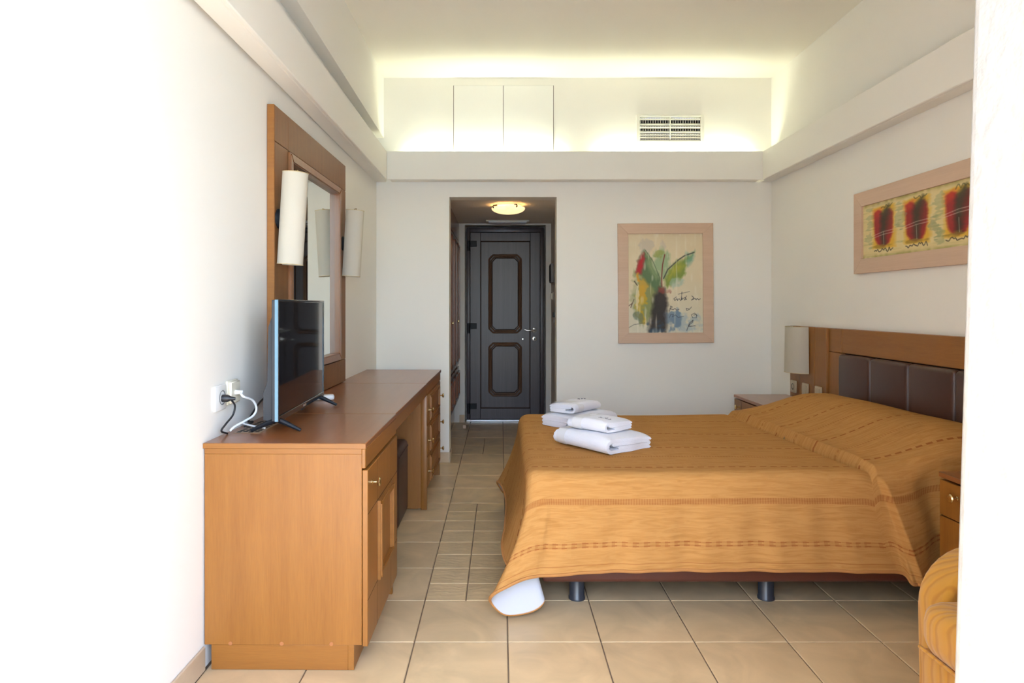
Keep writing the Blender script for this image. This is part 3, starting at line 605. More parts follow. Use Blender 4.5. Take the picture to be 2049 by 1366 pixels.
# ------------------------------------------------------------------ wall sconces with open-backed shades
def half_shell(rx, ry, h, taper=1.0, th=0.0025, a0=-105, a1=105, n=36):
    """shell around the +x direction, axis z"""
    bm = bmesh.new(); R = []
    for zz, s in ((0, taper), (h, 1.0)):
        for off in (0, -th):
            R.append([bm.verts.new(((rx+off)*s*math.cos(math.radians(a)), (ry+off)*s*math.sin(math.radians(a)), zz)) for a in np.linspace(a0, a1, n)])
    bo, bi, to, ti = R
    for i in range(n-1):
        bm.faces.new((bo[i], bo[i+1], to[i+1], to[i])); bm.faces.new((bi[i+1], bi[i], ti[i], ti[i+1]))
        bm.faces.new((bo[i+1], bo[i], bi[i], bi[i+1])); bm.faces.new((to[i], to[i+1], ti[i+1], ti[i]))
    for i in (0, n-1): bm.faces.new((bo[i], to[i], ti[i], bi[i]))
    return bm
def rim_pts(rx, ry, z, a0, a1, n=36): return [(rx*math.cos(math.radians(a)), ry*math.sin(math.radians(a)), z) for a in np.linspace(a0, a1, n)]
def sconce(name, label, loc, rotz, tilt, rx, ry, h, off, group=None, cat='lamp', a=140):
    t = thing(name, label, cat, loc, (0, 0, rotz), group)
    obj('wall_plate', lathe(bmesh.new(), [(0, 0), (0.042, 0), (0.042, 0.006), (0.034, 0.014), (0, 0.016)], (0.0005, 0, 0.0), (1, 0, 0), 24), 'blackm', t)
    obj('arm', cyl(bmesh.new(), (0.014, 0, 0), (off+rx*0.4, 0, 0), 0.008, seg=12), 'brass', t)
    sh = obj('lamp_shade', half_shell(rx, ry, h, a0=-a, a1=a), 'shade', t, loc=(off+rx*0.35, 0, -h/2), rot=(0, 0, 0))
    piv = Matrix.Translation(Vector((off+rx*0.35, 0, 0))) @ Matrix.Rotation(tilt, 4, 'Y') @ Matrix.Translation(Vector((0, 0, -h/2)))
    sh.matrix_local = piv
    for z in (0.0015, h-0.0015): obj('binding', tube(bmesh.new(), rim_pts(rx, ry, z, -a, a), 0.0018, 6), 'shadeb', sh)
    obj('lamp_holder', lathe(bmesh.new(), [(0, h*0.44), (0.012, h*0.44), (0.014, h*0.52), (0.018, h*0.58), (0.018, h*0.76), (0, h*0.80)], (0, 0, 0), (0, 0, 1), 16), 'brass', sh)
    obj('finial', tube(bmesh.new(), [(0, 0, h*0.78), (0, 0, h+0.008), (0.012, 0, h+0.010)], 0.004, 8), 'brass', sh)
    return t
sh_h = 0.392
def on_panel(y): return Vector((MO[0], MO[1], 0))+Matrix.Rotation(ROTL[2], 3, 'Z') @ Vector((PT, y, 0))
for yy, lab in ((0.045, 'cream cylindrical wall lamp on the near side of the mirror'), (1.150, 'cream cylindrical wall lamp on the far side of the mirror')):
    p = on_panel(yy); sconce('wall_sconce', lab, (p.x, p.y, 1.577), ROTL[2], math.radians(3.4), 0.056, 0.050, sh_h, 0.040, 'sconces beside the mirror')
# ------------------------------------------------------------------ television
tv = thing('television', 'black flat-screen television standing on the near cabinet', 'television', (-0.801, 2.352, DZ), (0, 0, 0.037))
T0, T1, TZ0, TZ1 = 0.0, 0.705, 0.040, 0.478
obj('housing', B((-0.013, T0+0.002, TZ0+0.002), (0.0, T1-0.002, TZ1-0.002), 0.002, 1), 'tvback', tv)
for lo, hi in (((0.0, T0, TZ0), (0.013, T0+0.008, TZ1)), ((0.0, T1-0.008, TZ0), (0.013, T1, TZ1)), ((0.0, T0+0.008, TZ1-0.009), (0.013, T1-0.008, TZ1)), ((0.0, T0+0.008, TZ0), (0.014, T1-0.008, TZ0+0.020))):
    obj('bezel', B(lo, hi, 0.0015, 1), 'bezel', tv)
obj('sky_tinted_edge', B((-0.001, T0-0.0012, TZ0+0.002), (0.0105, T0, TZ1-0.002)), 'tvskytint', tv, sm=False)
obj('screen', B((0.0, T0+0.008, TZ0+0.020), (0.0095, T1-0.008, TZ1-0.009)), 'screen', tv, sm=False)
obj('logo_plate', B((0.014, 0.335, TZ0+0.006), (0.0146, 0.375, TZ0+0.014)), 'steel', tv, sm=False)
obj('sensor', B((0.010, 0.31, TZ0-0.006), (0.014, 0.36, TZ0+0.001), 0.001, 1), 'blackp', tv)
bm = bmesh.new(); prism(bm, [(-0.013, TZ0+0.0), (-0.048, TZ0+0.004), (-0.048, TZ0+0.10), (-0.034, TZ0+0.14), (-0.030, TZ1-0.10), (-0.013, TZ1-0.05)], lambda p: (p[0], T0+0.02, p[1]), lambda p: (p[0], T1-0.02, p[1]))
obj('back_cover', bm, 'tvback', tv)
for y in (0.025, 0.64):
    ft = obj('foot', tube(bmesh.new(), [(0, y, TZ0+0.006), (0.025, y-0.001, TZ0-0.004), (0.085, y-0.004, 0.0075)], [0.010, 0.0095, 0.006], 8), 'blackm', tv)
    obj('rear_foot', tube(bmesh.new(), [(0, y, TZ0+0.006), (-0.028, y-0.001, TZ0-0.004), (-0.092, y-0.004, 0.0075)], [0.010, 0.0095, 0.006], 8), 'blackm', ft)
# outlets, plugs and cables on the left wall
def wall_pt(Y, off=0.0): return (xl(Y)+off, Y)
so = thing('power_socket', 'white wall socket with a black plug above the cabinet', 'socket', (xl(2.305)+0.0005, 2.305, 0.885), ROTL)
obj('socket_plate', B((0, -0.045, -0.044), (0.010, 0.045, 0.044), 0.004), 'whitep', so)
obj('socket_ring', lathe(bmesh.new(), [(0.024, 0.010), (0.026, 0.012), (0.023, 0.0125), (0.020, 0.006), (0, 0.006)], (0, 0.008, 0), (1, 0, 0), 24), 'greyp', so)
s2 = thing('antenna_socket', 'cream wall socket with a white aerial lead above the cabinet', 'socket', (xl(2.408)+0.0005, 2.408, 0.893), ROTL)
obj('socket_plate', B((0, -0.046, -0.044), (0.010, 0.046, 0.044), 0.004), 'creamp', s2); obj('socket_box', B((0.010, -0.040, -0.038), (0.020, 0.040, 0.038), 0.003, 1), 'creamp', s2)
def cable(name, label, pts, r, mat, plug=None):
    t = thing(name, label, 'cable')
    obj('lead', tube(bmesh.new(), spline(pts, 10), r, 8), mat, t)
    if plug: obj('plug', tube(bmesh.new(), plug[0], plug[1], 12), mat, t)
    return t
def wp(x, y, off):    # pixel on the plane standing `off` in front of the left wall
    X = -0.985+off; Y = X*FPX/(x-VX); return (X, Y, PZ(y, Y))
def tp(x, y, dz=0.004):   # pixel on the dresser top
    Y = (CAMH-DZ-dz)*FPX/(y-VY); return (PX(x, Y), Y, DZ+dz)
a_ = wp(444, 799, 0.012)
cable('mains_lead', 'black mains lead hanging from the white wall socket', [wp(464, 801, 0.045), wp(470, 812, 0.050), wp(466, 830, 0.045), wp(452, 848, 0.032), wp(443, 862, 0.022), (-0.966, 2.34, DZ+0.003)], 0.0034, 'blackp',
      ([(-0.976, 2.316, 0.882), (-0.955, 2.316, 0.882), (-0.945, 2.318, 0.881), (-0.930, 2.322, 0.880)], [0.013, 0.013, 0.008, 0.005]))
cable('antenna_cable', 'white aerial lead looping from the cream wall socket', [(-0.945, 2.402, 0.892), wp(487, 793, 0.062), wp(505, 800, 0.072), wp(513, 815, 0.078), wp(508, 830, 0.072), wp(490, 842, 0.055), wp(470, 853, 0.036), wp(460, 862, 0.025)], 0.0042, 'whitec',
      ([(-0.964, 2.402, 0.892), (-0.935, 2.403, 0.892)], [0.0085, 0.0065]))
cable('tv_power_lead', 'black lead running down the wall behind the television', [wp(538, 788, 0.012), wp(522, 802, 0.014), wp(508, 822, 0.012), wp(497, 842, 0.012), (-0.958, 2.56, DZ+0.006), (-0.955, 2.47, DZ+0.004)], 0.0036, 'blackp')
cable('tv_aerial_lead', 'short white lead lying across the cable grille', [tp(484, 846, 0.012), tp(497, 850, 0.008), tp(512, 853, 0.006), tp(530, 856, 0.006)], 0.0036, 'whitec')
ad_ = thing('white_adapter', 'small white plastic adapter behind the far television foot', 'adapter', (-0.855, 3.20, DZ), (0, 0, 0.3))
obj('shell', B((-0.05, -0.022, 0.0005), (0.05, 0.022, 0.026), 0.009, 3), 'whitep', ad_); obj('lead', tube(bmesh.new(), spline([(-0.05, 0, 0.012), (-0.08, 0.005, 0.008), (-0.11, 0.02, 0.005)], 6), 0.003, 8), 'whitec', ad_)
# ------------------------------------------------------------------ headboard
HX = 2.050; HZ = 1.068
hb = thing('headboard', 'wide brown wooden headboard with padded brown leather panels', 'headboard', (HX, 0, 0))
ws = 0.012
for y0, y1 in ((4.535, 4.690), (4.325, 4.532), (4.148, 4.322)): obj('side_board', B((0.006, y0, 0.30), (0.042, y1, HZ), 0.002, 1), 'woodz', hb)
for y0, y1 in ((1.880, 2.035), (2.038, 2.245), (2.248, 2.422)): obj('side_board', B((0.006, y0, 0.30), (0.042, y1, HZ), 0.002, 1), 'woodz', hb)
for y in (4.138, 2.432): obj('upright_moulding', B((-0.014, y-0.012, 0.30), (0.042, y+0.012, HZ), 0.006), 'woodz', hb)
for y0, y1 in ((3.968, 4.126), (2.444, 2.602)):
    obj('corner_board', B((0.0, y0, 0.925), (0.042, y1, HZ), 0.0015, 1), 'woody', hb); obj('flank_board', B((0.0, y0, 0.30), (0.042, y1, 0.922), 0.0015, 1), 'woodz', hb)
obj('top_board', B((0.0, 2.605, 0.925), (0.042, 3.965, HZ), 0.0015, 1), 'woody', hb)
obj('back_board', B((0.020, 2.605, 0.30), (0.042, 3.965, 0.923)), 'groove', hb, sm=False)
for k in range(4):
    y1 = 3.962-k*0.3385; bm = B((-0.030, y1-0.337, 0.34), (0.020, y1, 0.920), 0.022, 4); obj('leather_panel', bm, 'leather', hb)
    obj('piping', tube(bmesh.new(), [(-0.012, y1-0.0005, 0.35), (-0.012, y1-0.0005, 0.912)], 0.003, 6), 'leather', hb)
# outlets on the headboard
for yc, lab, hole in ((4.617, 'beige socket on the headboard, furthest from the bed', True), (4.440, 'beige switch on the headboard, middle of the three plates', False), (4.258, 'beige switch on the headboard, nearest the padded panel', False)):
    t = thing('outlet_plate', lab, 'socket' if hole else 'switch', (HX+0.0055, yc, 0.646), group='plates on the headboard')
    obj('cover', B((-0.012, -0.043, -0.043), (0, 0.043, 0.043), 0.005), 'beigep', t)
    if hole: obj('socket_hole', lathe(bmesh.new(), [(0.020, 0.012), (0.022, 0.0135), (0.018, 0.013), (0.014, 0.006), (0, 0.006)], (0, 0, 0), (-1, 0, 0), 20), 'blackp', t)
    else: obj('rocker', B((-0.018, -0.030, -0.030), (-0.012, 0.030, 0.030), 0.002, 1), 'beigep', t)
bl = thing('bedside_lamp', 'cream half-round shade lamp on the headboard end', 'lamp', (HX+0.006, 4.515, 0.911), (0, 0, math.pi))
obj('wall_plate', B((0.0005, -0.05, -0.10), (0.010, 0.05, 0.10), 0.003, 1), 'blackm', bl)
obj('arm', cyl(bmesh.new(), (0.008, 0, 0), (0.05, 0, 0), 0.008, seg=12), 'brass', bl)
shd = obj('lamp_shade', half_shell(0.098, 0.118, 0.314, taper=1.05, a0=-88, a1=88), 'shade', bl, loc=(0.002, 0, -0.157))
for z, s in ((0.0015, 1.05), (0.3125, 1.0)): obj('binding', tube(bmesh.new(), rim_pts(0.098*s, 0.118*s, z, -88, 88), 0.002, 6), 'shadeb', shd)
obj('lamp_holder', lathe(bmesh.new(), [(0, 0.14), (0.014, 0.14), (0.016, 0.22), (0, 0.24)], (0.045, 0, 0), (0, 0, 1), 14), 'brass', shd)
# ------------------------------------------------------------------ nightstands (fronts look along -x)
def nightstand(label, y0, y1, ztop=0.580):
    W_ = y1-y0; t = thing('nightstand', label, 'nightstand', (2.034, (y0+y1)/2, 0), (0, 0, math.pi), 'bedside cabinets')
    d = 0.374; h = W_/2
    obj('top', B((0.0, -h, ztop-0.020), (d, h, ztop), 0.002, 1), 'woodtop', t)
    obj('body', B((0.0, -h+0.002, 0.06), (d-0.024, h-0.002, ztop-0.030), 0.001, 1), 'woodz', t)
    obj('neck', B((0.0, -h+0.01, ztop-0.030), (d-0.04, h-0.01, ztop-0.020)), 'groove', t, sm=False)
    obj('plinth', B((0.02, -h+0.02, 0.0005), (d-0.06, h-0.02, 0.06)), 'woody', t, sm=False)
    dw_ = obj('drawer', B((d-0.022, -h+0.002, 0.420), (d-0.003, h-0.002, ztop-0.028), 0.002, 1), 'woodz', t)
    for y in (-h+0.10, h-0.10): knob(dw_, (d-0.003, y, 0.505), s=1.05)
    do = obj('cabinet_door', B((d-0.022, -h+0.002, 0.065), (d-0.003, h-0.002, 0.417), 0.002, 1), 'woodz', t)
    bm = bmesh.new()
    for y in (-h+0.14, h-0.14): bx(bm, (d-0.0035, y-0.001, 0.422), (d-0.0026, y+0.001, ztop-0.03))
    obj('groove', bm, 'groove', dw_, sm=False)
    ring_frame(t, 'door_moulding', d-0.003, -h+0.15, h-0.15, 0.11, 0.37, 0.026, 0.014, 'woodx')
    return t
nightstand('brown wooden nightstand in the far corner below the half-round lamp', 4.115, 4.700)
nightstand('brown wooden nightstand at the right edge behind the yellow armchair', 1.955, 2.505)
# ------------------------------------------------------------------ bed
bd = thing('bed', 'double bed with red-brown leather base on dark grey round feet', 'bed', (0, 0, 0))
BX0, BX1, BY0, BY1 = 0.165, 2.015, 2.605, 3.965
obj('bed_base', B((BX0, BY0, 0.113), (BX1, BY1, 0.315), 0.018, 3), 'leatherb', bd)
obj('mattress', B((BX0+0.005, BY0+0.010, 0.317), (BX1-0.005, BY1-0.010, 0.522), 0.05, 4), 'lining', bd)
bmL = bmesh.new(); lathe(bmL, [(0, 0.001), (0.034, 0.001), (0.034, 0.010), (0.031, 0.014), (0.031, 0.120), (0, 0.120)], (0, 0, 0), (0, 0, 1), 28)
lg = obj('leg', bmL, 'greyleg', bd, loc=(0.316, 2.728, 0))
for x in (0.316, 1.096, 1.876):
    for y in (2.728, 3.285, 3.842):
        if (x, y) != (0.316, 2.728): inst('leg', lg.data, bd, (x, y, 0))
# bedspread: one cloth, built along the bed outline from the middle of the top down to the hem
ZT = 0.556
def ss(a, b, x):
    t = min(1, max(0, (x-a)/(b-a))); return t*t*(3-2*t)
def xcrease(Y): return 1.372+(4.0-Y)/1.42*0.085
def height(X, Y):
    d = X-xcrease(Y)
    edge = ss(2.50, 2.80, Y)*0.55+0.45 if Y < 3.3 else ss(4.10, 3.80, Y)*0.6+0.4
    edge = ss(2.50, 2.80, Y) if Y < 3.3 else ss(4.06, 3.78, Y); edge = 0.42+0.58*edge
    h = 0.0
    if d > 0: h = 0.036*ss(-0.004, 0.022, d)+0.116*ss(0.0, 0.42, d)-0.035*ss(0.48, 0.68, d)
    else: h = -0.013*math.exp(-(d/0.022)**2)
    wob = 0.0022*math.sin(5.1*X+3.3*Y)+0.0018*math.sin(9.7*Y-4.0*X+1.0)
    return ZT+h*edge+wob
ctl = [ # top edge x,y | hem x,y,z | cloth coordinates of the hem
 (2.012,2.600, 2.012,2.580,0.215, 2.03,2.190), (1.900,2.597, 1.880,2.560,0.200, 1.90,2.190), (1.800,2.593, 1.760,2.558,0.185, 1.78,2.185),
 (1.700,2.590, 1.680,2.568,0.172, 1.70,2.185), (1.620,2.587, 1.625,2.540,0.150, 1.62,2.185), (1.545,2.585, 1.572,2.515,0.146, 1.56,2.185),
 (1.480,2.583, 1.555,2.556,0.172, 1.50,2.185), (1.400,2.580, 1.440,2.552,0.180, 1.42,2.185), (1.000,2.577, 1.000,2.548,0.187, 1.00,2.185),
 (0.600,2.577, 0.600,2.545,0.187, 0.60,2.185), (0.350,2.577, 0.350,2.540,0.182, 0.35,2.185), (0.230,2.578, 0.190,2.525,0.178, 0.20,2.185),
 (0.170,2.581, 0.098,2.495,0.178, 0.10,2.185), (0.138,2.588, 0.022,2.478,0.152, 0.00,2.185), (0.120,2.598, -0.030,2.478,0.122, -0.08,2.185),
 (0.110,2.610, -0.034,2.515,0.078, -0.17,2.190), (0.104,2.625, 0.022,2.540,0.022, -0.27,2.200), (0.101,2.645, 0.125,2.558,0.028, -0.28,2.310),
 (0.100,2.670, 0.168,2.585,0.060, -0.28,2.400), (0.100,2.720, 0.115,2.660,0.090, -0.28,2.520), (0.100,2.790, 0.035,2.740,0.125, -0.28,2.660),
 (0.100,2.900, 0.008,2.860,0.165, -0.28,2.820), (0.100,3.050, 0.022,3.050,0.190, -0.28,3.050), (0.100,3.400, 0.030,3.400,0.200, -0.28,3.400),
 (0.101,3.700, 0.012,3.680,0.198, -0.28,3.700), (0.104,3.850, -0.016,3.810,0.196, -0.28,3.930), (0.112,3.930, -0.010,3.900,0.150, -0.28,4.150),
 (0.135,3.975, 0.040,3.960,0.080, -0.20,4.370), (0.180,3.993, 0.120,3.990,0.140, 0.00,4.390), (0.300,3.998, 0.280,4.020,0.180, 0.25,4.390),
 (0.800,4.000, 0.800,4.030,0.190, 0.80,4.390), (1.400,4.000, 1.400,4.030,0.190, 1.40,4.390), (2.012,4.000, 2.012,4.020,0.200, 2.03,4.390)]
def dens(a, b):
    L = math.hypot(a[0]-b[0], a[1]-b[1])+math.hypot(a[2]-b[2], a[3]-b[3]); return max(6, int(L*(170 if 1.30 < (a[0]+b[0])/2 < 1.78 else 45)))
rows = []
pts = [np.array(c, float) for c in ctl]; PP = [2*pts[0]-pts[1]]+pts+[2*pts[-1]-pts[-2]]
for i in range(len(pts)-1):
    p0, p1, p2, p3 = PP[i:i+4]; n = dens(p1, p2)
    for k in range(n):
        t = k/n; cr = 0.5*((2*p1)+(-p0+p2)*t+(2*p0-5*p1+4*p2-p3)*t*t+(-p0+3*p1-3*p2+p3)*t**3)
        ln = p1+(p2-p1)*t; q = cr.copy(); q[:2] = ln[:2]*0.5+cr[:2]*0.5; q[5:] = ln[5:]; rows.append(q)
rows.append(pts[-1])
NT, NS = 34, 40
V3, UVs = [], []
nK = len(rows)
for ki, r in enumerate(rows):
    tx, ty, hx_, hy, hz_, cs, ct = r
    ctx, cty = min(max(tx, 0.75), 2.012), 3.29; ctx += (xcrease(3.29)-xcrease(ty))*ss(1.0, 1.3, tx)*(1-ss(1.6, 2.0, tx))                # spine point
    out = Vector((tx-min(max(tx, 0.16), 2.5), ty-min(max(ty, 2.64), 3.94), 0))
    if tx > 0.2: out = Vector((0, -1 if ty < 3.3 else 1, 0))
    elif 2.66 < ty < 3.9: out = Vector((-1, 0, 0))
    else: out = out.normalized() if out.length > 1e-6 else Vector((-1, 0, 0))
    ztop = height(tx, ty)
    rad = 0.042
    inx, iny = tx-out.x*rad, ty-out.y*rad
    col = []
    for v in range(NT+1):
        t = v/NT; x = ctx+(inx-ctx)*t; y = cty+(iny-cty)*t
        col.append((x, y, height(x, y), x, y))
    zi = col[-1][2]
    for v in range(1, 6):                                    # rounded edge
        a = v/5*math.pi/2*0.92; x = inx+out.x*rad*math.sin(a); y = iny+out.y*rad*math.sin(a); z = zi-rad*(1-math.cos(a))
        f = rad*a; col.append((x, y, z, inx+out.x*f, iny+out.y*f))
    e = Vector(col[-1][:3]); eu = Vector(col[-1][3:])
    H_ = Vector((hx_, hy, hz_)); L = (H_-e).length
    Cc = e+Vector((out.x*0.012, out.y*0.012, -0.45*(e.z-H_.z)))
    for v in range(1, NS+1):
        t = v/NS; p = e*(1-t)**2+Cc*(2*t*(1-t))+H_*t*t
        s_ = tx if tx > 0.2 else ty
        fold = (0.0045*math.sin(23*s_+1.5*t)+0.003*math.sin(47*s_+2))*ss(0, 0.6, t)
        if tx > 0.2 and ty < 3.3 and tx < 1.4: p = p+out*fold
        if ty < 3.3 and tx > 1.2:                            # the cloth hanging from the pillow folds over the lower drape
            g = p.x-(1.468+0.125*t)
            p = p+out*(0.034*ss(-0.006, 0.016, g)*math.exp(-max(g, 0)/0.10)*ss(0, 0.12, t)-0.026*math.exp(-((g-0.175)/0.055)**2)*ss(0, 0.35, t)+0.016*math.exp(-((g-0.31)/0.07)**2)*t)
        uu = eu.x+(cs-eu.x)*t; vv = eu.y+(ct-eu.y)*t
        col.append((p.x, p.y, p.z, uu, vv))
    V3.append(col)
nR = len(V3[0])
def grid_obj(name, c0, c1, r0, r1, mat, parent, off=0.0):
    verts = [V3[c][r] for c in range(c0, c1) for r in range(r0, r1)]; nr = r1-r0
    co = np.array([v[:3] for v in verts]).reshape(c1-c0, nr, 3)
    if off:
        du = np.gradient(co, axis=0); dv = np.gradient(co, axis=1); n = np.cross(du, dv); n /= np.maximum(np.linalg.norm(n, axis=2, keepdims=True), 1e-9)
        co = co+n*off
    fs = [(a*nr+b, a*nr+b+1, (a+1)*nr+b+1, (a+1)*nr+b) for a in range(c1-c0-1) for b in range(nr-1)]
    me = bpy.data.meshes.new(name); me.from_pydata([tuple(c) for c in co.reshape(-1, 3)], [], fs)
    uvl = me.uv_layers.new(name='UVMap')
    for lp in me.loops: v = verts[lp.vertex_index]; uvl.data[lp.index].uv = (v[3], v[4])
    me.materials.append(M[mat])
    for p in me.polygons: p.use_smooth = True
    o = bpy.data.objects.new(name, me); C.objects.link(o); o.parent = parent; return o
bs = thing('bedspread', 'ochre striped quilted bedspread draped over the bed and pillows', 'bedspread')
cover = grid_obj('cover', 0, nK, 0, nR, 'spread', bs)
bm = bmesh.new(); bm.from_mesh(cover.data); bmesh.ops.remove_doubles(bm, verts=bm.verts[:], dist=0.0004); bm.to_mesh(cover.data); bm.free()
# sign of the inward side: at the front the inner side looks towards +y
c_t = nK//3
def inward():
    a = Vector(V3[c_t][nR-10][:3]); b = Vector(V3[c_t+1][nR-10][:3]); d = Vector(V3[c_t][nR-9][:3]); n = (b-a).cross(d-a); return 1 if n.y > 0 else -1
grid_obj('lining', 0, nK, NT+8, nR, 'lining', bs, 0.006*inward())
obj('hem', tube(bmesh.new(), [c[-1][:3] for c in V3], 0.0062, 8), 'hem', bs)
# ------------------------------------------------------------------ towels
def towel_mesh(L, W, h, layers=4, seed=0):
    """folded terry towel: an outer wrap with inner folds showing at both ends; x length, y width"""
    rnd = random.Random(seed); bm = bmesh.new()
    def band(path, th):
        P = [np.array(p, float) for p in path]; n = len(P); lo, hi = [], []
        for i in range(n):
            d = P[min(i+1, n-1)]-P[max(i-1, 0)]; d /= np.linalg.norm(d); nn = np.array((-d[1], d[0])); lo.append(P[i]-nn*th/2); hi.append(P[i]+nn*th/2)
        end0 = P[0]-(P[1]-P[0])/np.linalg.norm(P[1]-P[0])*th*0.4; end1 = P[-1]+(P[-1]-P[-2])/np.linalg.norm(P[-1]-P[-2])*th*0.4
        ring = lo+[end1]+hi[::-1]+[end0]
        NX = 22; rings = []
        for k in range(NX+1):
            u = k/NX*2-1; x = u*L/2
            rr = []
            for y, z in ring:
                e = 1-0.10*max(0, abs(u)-0.82)/0.18
                sag = 1-0.20*abs(u)**5-0.16*max(0, y/(W/2))**3
                xx = x*(1-0.018*rnd_w(y, z))+0.004*math.sin(40*y+seed)
                rr.append(bm.verts.new((xx, y*(1-0.012*abs(u)**4)+0.0025*math.sin(9*x+seed), 0.001+z*sag+0.0025*math.sin(14*x+17*y+seed)*(z/h))))
            rings.append(rr)
        m = len(ring)
        for a, b in zip(rings, rings[1:]):
            for i in range(m): bm.faces.new((a[i], a[(i+1) % m], b[(i+1) % m], b[i]))
        for rr, fl_ in ((rings[0], 1), (rings[-1], 0)):
            n2 = len(lo)
            for i in range(n2-1):
                q = [rr[i], rr[i+1], rr[m-2-i-1], rr[m-2-i]]
                bm.faces.new(q[::-1] if fl_ else q)
            bm.faces.new((rr[n2-1], rr[n2], rr[n2+1])); bm.faces.new((rr[m-1], rr[0], rr[m-2]))
    def rnd_w(y, z): return 0.5+0.5*math.sin(31*z/h+seed)
    th = h/(layers)*0.98
    def arc(cy, cz, r, a0, a1, n=9): return [(cy+r*math.cos(math.radians(a)), cz+r*math.sin(math.radians(a))) for a in np.linspace(a0, a1, n)]
    w = W/2
    R = h/2-th/2
    # outer wrap: closed fold at -y
    outer = [(w-0.004, h-th/2)]+[(w-k*0.03, h-th/2) for k in range(1, int((W-R)/0.03))]+arc(-w+R+th/2, h/2, R, 90, 270, 13)+[(-w+R+th/2+k*0.03, th/2) for k in range(1, int((W-R)/0.03))]+[(w-0.008, th/2)]
    band(outer, th)
    hi_ = h-2*th; r2 = max(hi_/2-th/2, th*0.25)
    inner = [(-w+R+th, h/2+r2)]+[(-w+R+th+k*0.03, h/2+r2) for k in range(1, int((W-2*R)/0.03))]+arc(w-r2-th/2-0.002, h/2, r2, 90, -90, 9)+[(w-r2-th/2-0.002-k*0.03, h/2-r2) for k in range(1, int((W-2*R)/0.03))]
    band(inner, th*0.96)
    return bm
def towel(label, loc, rz, L, W, h, seed, emb=None, group='folded towels on the bed'):
    t = thing('towel', label, 'towel', loc, (0, 0, rz), group=group)
    obj('terry_cloth', towel_mesh(L, W, h, 4, seed), 'towel', t, ang=60)
    bm = bmesh.new(); zt = h+0.0035
    def tz(x, y): return 0.004+h*(1-0.20*abs(2*x/L)**5-0.16*max(0, 2*y/W)**3)
    path = [(w_, z_) for w_, z_ in ([(W/2-0.002, zt-0.004)]+[(W/2-0.01-k*0.02, zt) for k in range(int((W-0.05)/0.02))]+[(-W/2+h/2-(h/2+0.003)*math.sin(a), h/2+(h/2+0.002)*math.cos(a)) for a in np.linspace(0.2, 2.6, 10)])]
    x0, x1 = -L*0.5+0.030, -L*0.5+0.085
    r0 = [bm.verts.new((x0, y, min(z, tz(x0, y)))) for y, z in path]; r1 = [bm.verts.new((x1, y, min(z, tz(x1, y)))) for y, z in path]
    for i in range(len(path)-1): bm.faces.new((r0[i], r0[i+1], r1[i+1], r1[i]))
    obj('woven_band', bm, 'towelb', t)
    if emb:
        bm = bmesh.new()
        for k in range(5):
            x = emb[0]+k*0.014; zt = tz(x+0.005, emb[1])-0.003; tube(bm, spline([(x, emb[1]-0.006, zt+0.002), (x+0.005, emb[1]+0.008*(-1)**k, zt+0.003), (x+0.010, emb[1], zt+0.002)], 4), 0.0011, 5)
        tube(bm, spline([(emb[0]+0.02, emb[1]+0.02, zt+0.002), (emb[0]+0.028, emb[1]+0.026, zt+0.003), (emb[0]+0.036, emb[1]+0.02, zt+0.002)], 4), 0.0018, 5)
        obj('embroidery', bm, 'thread', t)
    return t
zb = ZT+0.003
towel('large white folded towel at the bottom of the nearer stack', (0.468, 3.075, zb), math.radians(-54), 0.350, 0.290, 0.076, 1)
towel('small white folded towel on top of the nearer stack', (0.462, 3.070, zb+0.081), math.radians(-47), 0.225, 0.200, 0.052, 2, (0.02, -0.03))
towel('large white folded towel at the bottom of the farther stack', (0.440, 3.650, zb), math.radians(44), 0.370, 0.240, 0.070, 3)
towel('small white folded towel on top of the farther stack', (0.412, 3.640, zb+0.075), math.radians(50), 0.255, 0.170, 0.052, 4, (0.04, 0.0))
# ------------------------------------------------------------------ armchair (faces -x)
ac = thing('armchair', 'yellow upholstered armchair with rounded arms half hidden by the door reveal', 'armchair', (1.578, 1.56, 0))
def rounded_slab(y0, y1, prof, bev=0.018):
    bm = bmesh.new(); n = len(prof); P = [Vector(p) for p in prof]; N = []
    for i in range(n):
        a = (P[i]-P[i-1]).normalized(); b = (P[(i+1) % n]-P[i]).normalized(); m_ = Vector((-(a+b).y, (a+b).x)); m_.normalize(); N.append(m_/max(0.5, m_.dot(Vector((-a.y, a.x)))))
    cen = sum(P, Vector((0, 0)))/n
    if (cen-P[0]).dot(N[0]) < 0: N = [-q for q in N]
    st = [(bev*(1-math.sin(a)), y0+bev*(1-math.cos(a))) for a in np.linspace(0, math.pi/2, 6)]; st += [(i_, y0+y1-y_) for i_, y_ in st[::-1]]
    R = [[bm.verts.new((P[i].x+N[i].x*ins, yy, P[i].y+N[i].y*ins)) for i in range(n)] for ins, yy in st]
    for a, b in zip(R, R[1:]):
        for i in range(n): bm.faces.new((a[i], a[(i+1) % n], b[(i+1) % n], b[i]))
    bm.faces.new(R[0][::-1]); bm.faces.new(R[-1])
    return bm
r_ = 0.17
arm_prof = [(-0.355, 0.03)]+[(-0.36+r_-r_*math.cos(a), 0.510-r_+r_*math.sin(a)) for a in np.linspace(0, math.pi/2, 10)]+[(0.36, 0.60), (0.36, 0.03)]
obj('arm', rounded_slab(0.26, 0.38, arm_prof), 'chair', ac); obj('arm', rounded_slab(-0.38, -0.26, arm_prof), 'chair', ac)
obj('backrest', B((0.20, -0.262, 0.20), (0.37, 0.262, 0.80), 0.06, 5), 'chair', ac)
obj('seat_cushion', B((-0.440, -0.256, 0.262), (0.22, 0.256, 0.412), 0.055, 6), 'chair', ac)
obj('front_panel', B((-0.425, -0.256, 0.05), (0.25, 0.256, 0.272), 0.012), 'chair', ac)
